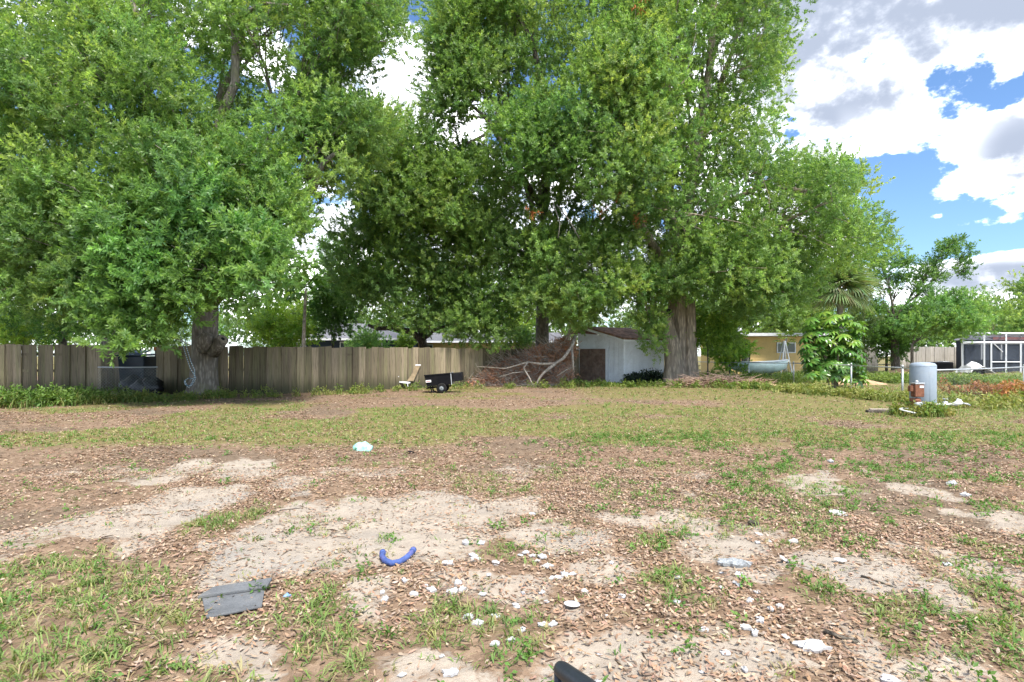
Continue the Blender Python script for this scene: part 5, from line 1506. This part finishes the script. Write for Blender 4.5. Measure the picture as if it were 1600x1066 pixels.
def palm():
    y = 38.0; g = cl(1312, y); k = PX(y); r = empty('cabbage_palm', g, 'grey green fan palm rising behind the umbrella bush', 'palm tree')
    top = P(1312, 455, y) - g
    m = MB(); m.tube([(0, 0, -.1), (.05, 0, top.z * .5), top], [.24, .2, .19], 12, True, .06); m.build('trunk', M['deadwood'], r, True)
    vs, fs, cs = [], [], []
    def frond():
        vs, fs, cs = [], [], []; n = 34
        for i in range(n):
            th = (i / (n - 1) - .5) * 3.6
            d = Vector((math.cos(th), math.sin(th), .12 * math.cos(th) - .15 * abs(math.sin(th))))
            L = 1.15 * (1 - .25 * abs(th) / 1.8) * random.uniform(.9, 1.08)
            c = tuple(x * random.uniform(.8, 1.2) for x in (.21, .265, .13))
            leaf_blade(vs, fs, cs, Vector((.55, 0, .06)), d, Vector((0, 0, 1)), L, .05, c, .45, 3)
        # petiole
        for a, b in ((Vector((0, 0, 0)), Vector((.6, 0, .07))),):
            n0 = len(vs); 
            for p in (a, b):
                for w in (-.02, .02): vs.append(p + Vector((0, w, 0))); cs.append((.25, .2, .08))
            fs.append((n0, n0 + 1, n0 + 3)); fs.append((n0, n0 + 3, n0 + 2))
        o = tri_obj('frond', vs, fs, cs, M['grass']); d = o.data; bpy.data.objects.remove(o); return d
    pr = [frond() for _ in range(4)]
    for i in range(48):
        az = i * 2.399; el = 1.45 - i / 48 * 2.0 + random.uniform(-.1, .1); s = random.uniform(1.3, 1.75)
        obj('frond', random.choice(pr), r, top, (random.uniform(-.2, .2), -el, az), (s, s, s))
palm()

def papaya(u, y, vtop, vbase, name, label, L, nl, col):
    g = cl(u, y); r = empty(name, g, label, 'tree'); top = P(u + 2, vtop, y) - g
    m = MB(); m.tube([(0, 0, -.1), (-.06, 0, top.z * .45), (.02, 0, top.z * .8), top], [.13, .1, .085, .06], 10, True, .04); m.build('trunk', M['deadwood'], r, True)
    prs = []
    for q in range(3):
        vs, fs, cs = [], [], []
        for i in range(9):
            th = (i / 8 - .5) * 4.6; d = Vector((math.cos(th), math.sin(th), 0))
            c = tuple(x * random.uniform(.85, 1.2) for x in col)
            leaf_blade(vs, fs, cs, Vector((L, 0, .08 * L)), d, Vector((0, 0, 1)), L * .75 * (1 - .1 * abs(th)), L * .2, c, .4, 3)
        n0 = len(vs)
        for p in (Vector((0, 0, 0)), Vector((L, 0, .08 * L))):
            for w in (-.015, .015): vs.append(p + Vector((0, w, 0))); cs.append(col)
        fs.append((n0, n0 + 1, n0 + 3)); fs.append((n0, n0 + 3, n0 + 2))
        o = tri_obj('leaf', vs, fs, cs, M['grass']); prs.append(o.data); bpy.data.objects.remove(o)
    for i in range(nl):
        az = i * 2.399; el = .9 - 1.3 * i / nl
        obj('leaf', random.choice(prs), r, top + Vector((0, 0, -.25 * i / nl)), (0, -el, az), (1, 1, 1) if i % 2 else (.85, .85, .85))
papaya(476, 31.5, 452, 560, 'papaya_tree', 'slender papaya tree with spreading leaves above the plank fence', .95, 18, (.10, .20, .045))
papaya(1227, 39.6, 527, 560, 'papaya_tree', 'small papaya plant in front of the yellow house window', .6, 12, (.20, .27, .06))
papaya(1168, 36.6, 545, 560, 'banana_plant', 'low yellow green banana plant by the yellow house door', .6, 10, (.24, .30, .05))

# ------------------------------------------------------------------ brush pile
def brush():
    g = cl(815, 29.2); r = empty('brush_pile', g, 'big heap of dry brown branches between the cart and shed', 'brush pile')
    prof = [(718, 604), (735, 586), (760, 575), (800, 566), (830, 550), (860, 543), (880, 532), (893, 524), (900, 535), (902, 602)]
    def top(x):
        u = 800 + (x + g.x) * F / 29.2
        v = np.interp(u, [p[0] for p in prof], [p[1] for p in prof]); return max(.05, CH + (HZ - v) * PX(29.2))
    x0, x1 = cl(718, 29.2).x - g.x, cl(895, 29.2).x - g.x
    # inner mass of matted leaves
    n = 26; mm = 9; vs = []; fs = []
    for i in range(n):
        x = x0 + (x1 - x0) * i / (n - 1); h = top(x) * .62
        for j in range(mm):
            t = -1 + 2 * j / (mm - 1); vs.append((x + random.uniform(-.06, .06), t * 1.25 + .35 + random.uniform(-.08, .08), max(-.02, h * (1 - abs(t) ** 2.2) + random.uniform(-.08, .08))))
    for i in range(n - 1):
        for j in range(mm - 1): fs.append((i * mm + j, (i + 1) * mm + j, (i + 1) * mm + j + 1, i * mm + j + 1))
    m = MB(); m.add(vs, fs); m.build('leaf_mat', M['twig'], r, False)
    # matted dead leaves
    c = []
    for _ in range(230):
        x = random.uniform(x0, x1); t = random.uniform(-1, .6); h = top(x)
        c.append((x, t * 1.3 + .35, max(.08, h * (1 - abs(t) ** 2.2) * random.uniform(.8, 1.0))))
    v, t, col = foliage(np.array(c), .36, 26, 5, .13, .05, [(.26, .15, .095), (.34, .21, .14), (.17, .10, .065), (.30, .19, .12)], None, .6)
    tag(np_mesh('dead_leaves', v, t, M['litter'], r, col * np.array([1.75, 1.5, 1.4])), kind='stuff')
    tw = MB()
    for _ in range(1900):
        x = random.uniform(x0 - .25, x1); t = random.uniform(-1.1, .6); h = top(min(max(x, x0), x1))
        a = Vector((x, t * 1.35 + .3, max(.04, h * max(.02, 1 - abs(t) ** 2.2) * random.uniform(.75, 1.05))))
        th = random.uniform(0, 6.28); L = random.uniform(.3, 1.2)
        d = Vector((math.cos(th) * .8, math.sin(th) * .5, random.uniform(-.6, .8)))
        b = a + d * L; b.z = max(.03, b.z); b.x = min(b.x, x1 + .05)
        tw.tube(arc(a, b, 4, random.uniform(-.1, .15), .14), taper(random.uniform(.008, .02), .004, 4), 4, False)
    tag(tw.build('twigs', M['twig'], r, True), kind='stuff')
    tw = MB()
    for _ in range(420):
        x = random.uniform(x0, x1); h = top(x); t = random.uniform(-1.1, -.1)
        a = Vector((x, t * 1.35 + .25, max(.05, h * max(.02, 1 - abs(t) ** 2.2) * 1.03)))
        th = random.uniform(-1.2, 1.5); L = random.uniform(.4, 1.3)
        b = a + Vector((random.choice((-1, -1, 1)) * math.cos(th) * L, random.uniform(-.3, .1), -math.sin(th) * L * .7)); b.z = max(.03, b.z); b.x = min(b.x, x1)
        tw.tube(arc(a, b, 5, random.uniform(-.05, .2), .14), taper(random.uniform(.012, .024), .006, 5), 5, False)
    tag(tw.build('pale_twigs', M['deadwood'], r, True), kind='stuff')
    yb = 27.7
    for pts, r0, r1 in (([(899, 525, 28.6), (893, 543, 27.9), (880, 560, 27.6), (868, 568, yb), (845, 569, yb), (825, 566, yb), (790, 576, yb), (745, 573, yb + .3)], .10, .02),
                        ([(868, 568, yb), (850, 582, yb - .1), (842, 592, yb - .15), (838, 603, yb - .2)], .08, .04),
                        ([(893, 543, 27.9), (895, 560, 27.5), (896, 580, 27.3)], .07, .03),
                        ([(818, 575, yb), (828, 592, yb - .2), (834, 606, yb - .3)], .05, .03),
                        ([(870, 588, yb - .2), (885, 578, yb - .2), (900, 572, yb - .1)], .04, .02),
                        ([(825, 566, yb), (818, 575, yb), (822, 583, yb)], .05, .03),
                        ([(780, 590, yb), (800, 583, yb), (830, 580, yb)], .035, .015)):
        m = MB(); m.tube([P(*p) - g for p in pts], taper(r0, r1, len(pts)), 9, True, .06); m.build('branch', M['deadwood'], r, True)
    q = G(872, 600); b = empty('tan_rock', (q.x, q.y, 0), 'flat tan chunk of board at the foot of the brush pile by the shed', 'board')
    m = MB(); m.prism([(-.32, 0, 0), (.3, 0, .02), (.12, .15, .3), (-.08, .15, .28)], (0, .06, 0)); m.build('chunk', M['tan_board'], b, False, .01)
    # second low heap of twigs right of the old oak
    g2 = cl(1125, 27.2); r2 = empty('twig_heap', g2, 'low heap of dry twigs at the foot of the old oak', 'brush pile')
    tw = MB()
    for _ in range(420):
        x = random.uniform(-2.3, 2.4); h = .55 * max(.1, 1 - (x / 2.6) ** 2)
        a = Vector((x, random.uniform(-.5, .6), random.uniform(.03, h))); th = random.uniform(0, 6.28); L = random.uniform(.3, 1.1)
        b = a + Vector((math.cos(th) * L, math.sin(th) * L * .4, random.uniform(-.2, .35))); b.z = max(.03, b.z)
        tw.tube(arc(a, b, 4, .05, .12), taper(random.uniform(.008, .02), .004, 4), 4, False)
    tag(tw.build('twigs', M['twig'], r2, True), kind='stuff')
    c = np.array([(random.uniform(-2.2, 2.2), random.uniform(-.4, .4), random.uniform(.05, .22)) for _ in range(36)])
    v, t, col = foliage(c, .28, 16, 5, .12, .05, [(.26, .15, .095), (.34, .21, .14), (.17, .10, .065)], None, .5)
    tag(np_mesh('dead_leaves', v, t, M['litter'], r2, col), kind='stuff')
brush()

# ------------------------------------------------------------------ things lying in the yard
def slab():
    g = G(366, 958); k = PX(g.y)
    r = empty('roof_board', (g.x, g.y, hz1(g.x, g.y)), 'bent slate grey board lying on sand near the front', 'board')
    A = G(322, 970) - g; B = G(409, 952) - g; C = G(414, 928) - g; D = G(316, 944) - g
    E = G(417, 922) - g; Ff = G(330, 936) - g
    z = .012
    m = MB(); m.prism([A + Vector((0, 0, z)), B + Vector((0, 0, z)), C + Vector((0, .0, .03)), D + Vector((0, 0, .03))], (0, 0, .012)); m.build('flat_sheet', M['slab'], r, False, .003)
    m = MB(); m.prism([D + Vector((-.02, -.02, .04)), C + Vector((.02, -.02, .04)), C + Vector((.015, .075, .06)), D + Vector((.03, .075, .06))], (0, 0, .022)); m.build('folded_lip', M['slab'], r, False, .006)
slab()

def foam_tube():
    g = G(620, 882); r = empty('foam_tube', (g.x, g.y, hz1(g.x, g.y)), 'faded blue curved foam tube lying on the sand', 'foam tube')
    pts = [G(598, 868), G(597, 874), G(602, 880), G(612, 883), G(624, 881), G(634, 876), G(641, 870), G(646, 864)]
    pp = [p - g + Vector((0, 0, .022 + .004 * abs(i - 3.5))) for i, p in enumerate(pts)]
    m = MB(); m.tube(pp, [.019, .020, .022, .022, .022, .021, .020, .019], 14, True, .05); m.build('body', M['blue_foam'], r, True)
    for p, q in ((pp[0], pp[1]), (pp[-1], pp[-2])):
        d = (p - q).normalized(); e = MB(); e.tube([p + d * .002, p - d * .03], [.024, .024], 14); e.build('end_cuff', M['blue_foam'], r, True)
foam_tube()

def crumple(n, sx, sy, sz, seed):
    rs = random.Random(seed); vs = []; fs = []
    for i in range(n):
        for j in range(n):
            x, y = i / (n - 1) - .5, j / (n - 1) - .5
            e = 1 - max(abs(x), abs(y)) * 1.5
            w = rs.uniform(.7, 1.15)
            vs.append((x * sx * w, y * sy * w, sz * (.25 + max(0, e) * rs.uniform(.2, 1.1) + rs.uniform(0, .3))))
    for i in range(n - 1):
        for j in range(n - 1):
            a = i * n + j; fs.append((a, a + n, a + n + 1)); fs.append((a, a + n + 1, a + 1))
    # skirt closes the underside
    ring = [i * n for i in range(n)] + [(n - 1) * n + j for j in range(1, n)] + [i * n + n - 1 for i in range(n - 2, -1, -1)] + [j for j in range(n - 2, 0, -1)]
    b = len(vs)
    for q in ring: vs.append((vs[q][0] * .9, vs[q][1] * .9, -.004))
    L = len(ring)
    for q in range(L): fs.append((ring[q], b + q, b + (q + 1) % L)); fs.append((ring[q], b + (q + 1) % L, ring[(q + 1) % L]))
    m = MB(); m.add(vs, fs); return m
SCR = [crumple(5, 1, random.uniform(.5, .9), random.uniform(.2, .45), s).mesh('scrap', M['paper']) for s in range(8)]
def drop(me, u, v, size, name, label, cat, group=None, rz=None):
    g = G(u, v); s = size
    o = bpy.data.objects.new(name, me); COL.objects.link(o)
    o.location = (g.x, g.y, hz1(g.x, g.y) + .004); o.rotation_euler = (0, 0, random.uniform(0, 6.28) if rz is None else rz); o.scale = (s, s, s)
    return tag(o, label, cat, group)
Z2 = [(630, 520), (500, 605), (610, 590), (685, 598), (785, 565), (830, 572), (870, 580), (412, 685), (437, 708), (540, 675), (505, 712), (555, 710), (367, 732), (635, 730), (795, 712), (868, 715), (905, 665), (955, 650), (985, 640), (965, 700), (1035, 720), (765, 755), (885, 748), (683, 795), (615, 838), (580, 810), (870, 848), (685, 920), (747, 908), (320, 1045), (475, 965), (790, 870), (1120, 810), (1180, 730), (1090, 940), (1085, 1050), (330, 670), (245, 710), (255, 740), (1140, 600), (830, 408), (805, 560), (850, 590), (930, 660), (600, 575), (660, 650), (525, 715), (890, 605), (570, 520), (770, 765), (910, 845)]
Z3 = [(365, 497), (360, 530), (405, 525), (500, 520), (220, 640), (285, 650), (215, 695), (285, 685), (40, 755), (45, 665), (360, 708), (330, 742), (445, 775), (410, 790), (370, 825), (315, 855), (350, 878), (420, 855), (470, 886), (415, 948), (310, 1025), (140, 1020), (235, 950), (150, 858), (1120, 298), (1172, 340), (645, 207), (1105, 605), (300, 660), (270, 675), (450, 765)]
for i, (a, b) in enumerate([(500 + x / 2.502, 640 + y / 2.502) for x, y in Z2] + [(1040 + x / 2.502, 640 + y / 2.502) for x, y in Z3]):
    y = G(a, b).y
    drop(random.choice(SCR), a, b, random.uniform(8, 18) * PX(y), 'paper_scrap', 'small white crumpled scrap among dry leaves in the foreground', 'scrap', 'white scraps scattered over the yard')
SCRAPS = [o for o in COL.objects if o.name.startswith('paper_scrap')]
MARKS = [(620, 878, 'the blue foam tube'), (366, 950, 'the slate grey board'), (890, 1045, 'the dark handrail end'), (704, 1054, 'the paper wad at the bottom edge'),
         (1270, 1010, 'the largest paper wad'), (1149, 885, 'the clear plastic bag'), (1225, 879, 'the upright white plate piece'), (1312, 880, 'the flat white plate piece'),
         (894, 950, 'the thin white plastic strip'), (1310, 803, 'the long white plastic piece'), (1178, 823, 'the dark bark chunk'), (567, 699, 'the teal shopping bag')]
ORD = ['nearest', 'second nearest', 'third nearest', 'fourth nearest', 'fifth nearest', 'sixth nearest', 'seventh nearest', 'eighth nearest', 'ninth nearest', 'tenth nearest']
free = set(range(len(SCRAPS)))
for rank in range(10):
    for mu, mv, mn in MARKS:
        c = G(mu, mv); order = sorted(range(len(SCRAPS)), key=lambda q: (SCRAPS[q].location - c).length)
        q = order[rank]
        if q in free:
            free.discard(q); SCRAPS[q]['label'] = 'small white crumpled scrap, ' + ORD[rank] + ' to ' + mn
BIGM = [crumple(7, 1, .62, .26, 31).mesh('scrap', M['paper']), crumple(7, 1, .7, .3, 32).mesh('scrap', M['paper'])]
drop(BIGM[0], 1040 + 575 / 2.502, 640 + 925 / 2.502, 44 * PX(3.1), 'paper_wad', 'largest white paper wad at the lower right', 'paper', rz=.1)
drop(BIGM[1], 704, 1054, 24 * PX(2.7), 'paper_wad', 'white paper wad at the bottom edge left of the dark rail', 'paper', rz=.3)
drop(BIGM[1], 1040 + 885 / 2.502, 640 + 1062 / 2.502, 30 * PX(2.6), 'paper_wad', 'white paper wad at the bottom edge right of the dark rail', 'paper', rz=2.3)
def plate(u, v, w, label, rz, tilt=.2, mat='paper'):
    g = G(u, v); o = MB()
    o.lathe([(.02, .0), (.33, .0), (.46, .05), (.5, .055), (.46, .062), (.33, .012), (.02, .012)], 20)
    b = o.build('plate_piece', M[mat], None, True); b.location = (g.x, g.y, hz1(g.x, g.y) + .02); b.scale = (w, w * .7, w); b.rotation_euler = (tilt, tilt * .5, rz)
    return tag(b, label, 'plate')
plate(1040 + 462 / 2.502, 640 + 598 / 2.502, 22 * PX(4.2), 'white curved plate piece on edge beside the sand at right', .8, .55)
plate(1040 + 682 / 2.502, 640 + 601 / 2.502, 20 * PX(4.2), 'flat white plate piece lying on the bare sand at right', .1, .1)
plate(1040 + 675 / 2.502, 640 + 408 / 2.502, 30 * PX(5.4), 'long white plastic piece in weeds, far right middle', .15, .2)
plate(500 + 985 / 2.502, 640 + 775 / 2.502, 26 * PX(3.4), 'thin white plastic strip on leaves above the dark rail', -.15, .1)
drop(crumple(8, 1, .4, .2, 41).mesh('film', M['film']), 1040 + 272 / 2.502, 640 + 612 / 2.502, 48 * PX(4.1), 'plastic_bag', 'clouded clear plastic bag lying in green weeds', 'bag', rz=-.35)
def teal_bag():
    g = G(567, 704); o = crumple(8, .30, .2, .13, 51); b = o.build('shopping_bag', M['teal'], None, True); b.location = (g.x, g.y, 0); tag(b, 'white and teal shopping bag lying on the far lawn', 'bag')
    b.scale = (26 * PX(g.y) / .30,) * 3
teal_bag()
drop(crumple(5, 1, .8, .5, 61).mesh('wrapper', M['blue_cap']), 449, 930, 10 * PX(3.6), 'blue_wrapper', 'tiny blue wrapper right of the slate grey board', 'wrapper')
drop(crumple(5, 1, .7, .5, 62).mesh('scrap', M['black_plastic']), 641, 707, 9 * PX(8.8), 'black_scrap', 'small black scrap on the lawn right of the teal bag', 'scrap')
drop(crumple(5, 1, .5, .3, 63).mesh('scrap', M['bark_dark']), 1040 + 345 / 2.502, 640 + 457 / 2.502, 20 * PX(4.9), 'bark_chunk', 'dark bark chunk on the sand right of centre', 'bark')
def stick(pts, r, label):
    q = [G(u, v) for u, v in pts]; m = MB(); b = q[0]
    m.tube([p - b + Vector((0, 0, r + hz1(p.x, p.y))) for p in q], taper(r, r * .5, len(q)), 6); o = m.build('fallen_stick', M['bark_dark'], None, True); o.location = b; tag(o, label, 'stick', 'sticks on the ground')
stick([(1346, 900), (1368, 906), (1395, 916)], .008, 'thin stick on the bare sand right of the plate pieces')
stick([(1288, 987), (1310, 995), (1340, 1006)], .014, 'dark stick above the largest white paper wad')
stick([(412, 802), (440, 795), (470, 793)], .006, 'thin twig at the top of the big sand patch')
stick([(155, 925), (185, 918), (230, 905)], .008, 'thin twig among grass at the lower left')

def handrail():
    p0 = P(872, 1050, 1.12); b = Vector((p0.x, p0.y, 0))
    r = empty('handrail', b, 'dark painted metal handrail end at the bottom edge', 'handrail')
    B = P(877, 1046, 1.12) - b; d = (P(930, 1084, 1.0) - b - B).normalized()
    m = MB(); m.tube([B - d * .016, B - d * .012, B - d * .005, B + d * .006, B + d * .08, B + d * .3, B + d * .62], [.004, .010, .0145, .0165, .0172, .0172, .0172], 20); m.build('rail', M['rail_black'], r, True)
    m = MB(); m.tube([(0, 0, -.03), (0, 0, B.z * .5), (0, 0, B.z - .004)], .0078, 14); m.build('post', M['rail_black'], r, True)
    f = B + d * .6; m = MB(); m.tube([(f.x, f.y, f.z), (f.x, f.y, -.03)], .0078, 14); m.build('post', M['rail_black'], r, True)
handrail()

# ------------------------------------------------------------------ ground cover
def cover_points(n, y0, y1, pw=1.0):
    y = (rng.uniform(y0 ** (1 + pw), y1 ** (1 + pw), n)) ** (1 / (1 + pw))
    x = rng.uniform(-1, 1, n) * (0.95 * y + .6)
    return x, y
LITTER = [(.31, .21, .145), (.37, .27, .19), (.255, .17, .115), (.195, .138, .098), (.42, .325, .24), (.32, .20, .125)]
GRASS = [(.115, .19, .05), (.15, .225, .06), (.19, .25, .075), (.25, .26, .10), (.33, .28, .15)]
def dry_leaves():
    parts = []
    for n, y0, y1, L, W, near in ((170000, 1.7, 7.5, .042, .013, True), (75000, 7.5, 15, .055, .02, False), (45000, 15, 29, .08, .028, False)):
        x, y = cover_points(n, y0, y1)
        s, g, d = zones(x, y)
        patch = sstep(.38, .56, fbm(x * 1.1 + 30, y * 1.1, 91))
        keep = rng.uniform(size=n) < (1 - .87 * s) * (1 - .72 * g) * (.14 + .86 * patch)
        x, y = x[keep], y[keep]; m = len(x)
        z = hgt(x, y) + rng.uniform(.002, .016, m)
        th = rng.uniform(0, 2 * math.pi, m)
        dd = norm(np.stack([np.cos(th), np.sin(th), rng.normal(0, .22, m)], 1))
        nr = norm(np.array([0, 0, 1.0]) + rng.normal(0, .35, (m, 3)))
        LL = L * rng.uniform(.5, 1.35, m); WW = W * rng.uniform(.6, 1.4, m)
        col = pick(LITTER, m)
        b = np.stack([x, y, z], 1)
        if near: parts.append(curled_mesh(b, dd, nr, LL, WW, col, rng.uniform(-.05, .22, m)))
        else: parts.append(leaf_mesh(b, dd, nr, LL, WW, col, .3))
    x, y = cover_points(1500, 1.8, 12)                        # dropped twigs
    m = len(x); th = rng.uniform(0, 2 * math.pi, m)
    dd = np.stack([np.cos(th), np.sin(th), rng.normal(0, .04, m)], 1)
    parts.append(leaf_mesh(np.stack([x, y, hgt(x, y) + .012], 1), norm(dd), norm(np.array([0, 0, 1.0]) + rng.normal(0, .3, (m, 3))), rng.uniform(.05, .2, m), np.full(m, .005), pick([(.15, .115, .085), (.2, .15, .11), (.3, .24, .18)], m), .4))
    v, t, c = join(parts)
    tag(np_mesh('leaf_litter', v, t, M['litter'], None, c), 'dry brown oak leaves strewn across the sandy yard', 'dry leaves', kind='stuff')
dry_leaves()
def grass():
    parts = []
    for n, y0, y1, k, L, W in ((17000, 1.7, 8.0, 7, .066, .0065), (15000, 8, 16, 5, .075, .010), (9000, 16, 34, 5, .10, .016)):
        x, y = cover_points(n, y0, y1)
        s, g, d = zones(x, y)
        p = np.clip(g * 1.15 - .12, 0, 1) * (1 - .8 * s) + .035
        if y0 > 7: p = p * .8
        keep = rng.uniform(size=n) < p; x, y, g = x[keep], y[keep], g[keep]; m = len(x)
        sz = rng.uniform(.55, 1.35, m) * (.6 + .6 * g)
        i = np.repeat(np.arange(m), k); q = len(i); th = rng.uniform(0, 2 * math.pi, q)
        sp = rng.uniform(.25, 1.3, q)
        dd = norm(np.stack([np.cos(th) * sp, np.sin(th) * sp, np.full(q, .8)], 1))
        bx = x[i] + rng.normal(0, .022, q); by = y[i] + rng.normal(0, .022, q)
        b = np.stack([bx, by, hgt(bx, by)], 1)
        bend = np.stack([np.cos(th) * .6, np.sin(th) * .6, np.full(q, -.65)], 1)
        tc = pick(GRASS, m, [.22, .26, .22, .17, .13])
        parts.append(blade_mesh(b, dd, bend, L * sz[i] * rng.uniform(.6, 1.3, q), W * rng.uniform(.7, 1.4, q), tc[i] * rng.uniform(.85, 1.2, (q, 1))))
    v, t, c = join(parts)
    tag(np_mesh('grass', v, t, M['grass'], None, c), 'patchy short green grass growing through the sand and leaves', 'grass', kind='stuff')
    # low broad-leaved weeds
    x, y = cover_points(5200, 1.8, 11)
    s, g, d = zones(x, y)
    w = sstep(.5, .64, fbm(x * 1.5 + 60, y * 1.3, 131)) * sstep(-1, 3, x)
    keep = rng.uniform(size=len(x)) < (.05 + .75 * w + .45 * g * (x > 1.0)) * (1 - .6 * s); x, y = x[keep], y[keep]
    c = np.stack([x, y, hgt(x, y) + .018], 1)
    v, t, col = foliage(c, .055, 7, 4, .034, .018, [(.10, .20, .04), (.13, .24, .05), (.08, .165, .035)], None, .45, 1.0, .5)
    tag(np_mesh('ground_weeds', v, t, M['grass'], None, col), 'low green broad-leaved weeds dotted over the near right sand', 'weeds', kind='stuff')
grass()
def weeds(name, label, line, n, h, pal, L, W, depth, blades=True, pw=None, sprays=10):
    """rank growth along a ground line"""
    pts = [Vector(p) for p in line]; seg = [(b - a).length for a, b in zip(pts[:-1], pts[1:])]; tot = sum(seg)
    c = []
    for _ in range(n):
        t = random.uniform(0, tot); i = 0
        while t > seg[i] and i < len(seg) - 1: t -= seg[i]; i += 1
        p = pts[i].lerp(pts[i + 1], t / seg[i]) + Vector((random.uniform(-.3, .3), random.uniform(-depth, depth), 0))
        c.append((p.x, p.y, 0))
    c = np.array(c); hn = h * (.35 + .9 * fbm(c[:, 0] * .8, c[:, 1] * .8, 171, 3)) * rng.uniform(.5, 1.2, n)
    parts = []
    cc = c.copy(); cc[:, 2] = hn * rng.uniform(.3, .9, n)
    parts.append(foliage(cc, hn * .42, sprays, 5, L, W, pal, pw, 1.0, 1.0, .6))
    if blades:
        k = 12; i = np.repeat(np.arange(n), k); q = len(i); th = rng.uniform(0, 2 * math.pi, q); sp = rng.uniform(.05, .5, q)
        dd = norm(np.stack([np.cos(th) * sp, np.sin(th) * sp, np.ones(q)], 1))
        b = c[i] + np.stack([rng.normal(0, .12, q), rng.normal(0, .12, q), np.zeros(q)], 1)
        bend = np.stack([np.cos(th) * .5, np.sin(th) * .5, np.full(q, -.3)], 1)
        bc = pick([(.17, .22, .055), (.25, .265, .08), (.32, .27, .11), (.12, .185, .045)], n)
        parts.append(blade_mesh(b, dd, bend, hn[i] * rng.uniform(.6, 1.35, q), np.full(q, .017), bc[i] * rng.uniform(.85, 1.2, (q, 1))))
    v, t, col = join(parts)
    tag(np_mesh(name, v, t, M['grass'], None, col), label, 'weeds', kind='stuff')
weeds('fence_weeds', 'rank green weeds along the left fence and bin gap', [G(-90, 636), G(60, 634), G(150, 630)], 230, .46, [(.09, .17, .035), (.13, .22, .045), (.17, .24, .06), (.07, .13, .03)], .13, .05, 1.3)
weeds('gap_weeds', 'low yellow green weeds before the fence gap and left oak roots', [G(150, 630), G(300, 624), G(350, 622)], 80, .26, [(.17, .22, .06), (.24, .25, .08), (.12, .18, .045)], .10, .04, .7)
weeds('fence_foot_grass', 'thin grass tufts along the foot of the long plank fence', [G(300, 622), G(430, 621), G(600, 613), G(720, 608), G(900, 606)], 70, .3, [(.17, .23, .05), (.13, .2, .045), (.24, .27, .07)], .10, .04, .35)
weeds('shed_weeds', 'green weeds growing before the shed and old oak', [G(880, 604), G(980, 604), G(1100, 605), G(1200, 608)], 110, .26, [(.17, .22, .055), (.17, .25, .05), (.22, .27, .06), (.09, .17, .04)], .12, .05, 1.0)
weeds('chain_fence_weeds', 'tall yellow green grass along the chain-link fence', [G(1180, 608), G(1260, 614), G(1340, 622), G(1410, 628), G(1500, 634), G(1640, 628)], 300, .30, [(.21, .25, .07), (.27, .28, .085), (.16, .215, .05), (.34, .30, .12)], .12, .045, 2.4)
weeds('back_lot_grass', 'rough grass on the open lot beyond the chain-link fence', [cl(1100, 33), cl(1250, 36), cl(1400, 34), cl(1500, 30), cl(1650, 30)], 700, .36, [(.16, .23, .05), (.21, .27, .06), (.13, .2, .045)], .17, .06, 4.5)
weeds('dead_bracken', 'patch of red brown dead plants at the right edge', [cl(1500, 19.5), cl(1560, 19.2), cl(1640, 19)], 260, .55, [(.34, .14, .07), (.42, .19, .09), (.26, .11, .06), (.30, .22, .08)], .12, .05, .8, False)
weeds('dark_shed_plants', 'dark purple green plants against the shed wall', [S0 + Vector((.15, -.35, 0)), S0 + SR + Vector((-.1, -.45, 0))], 60, .6, [(.035, .05, .04), (.05, .07, .05), (.06, .09, .05)], .15, .07, .15, False)
weeds('pump_weeds', 'leafy weeds around the rusty pump and tank base', [G(1415, 650), G(1470, 650)], 60, .34, [(.16, .24, .05), (.11, .19, .04), (.28, .24, .07)], .09, .04, .25)
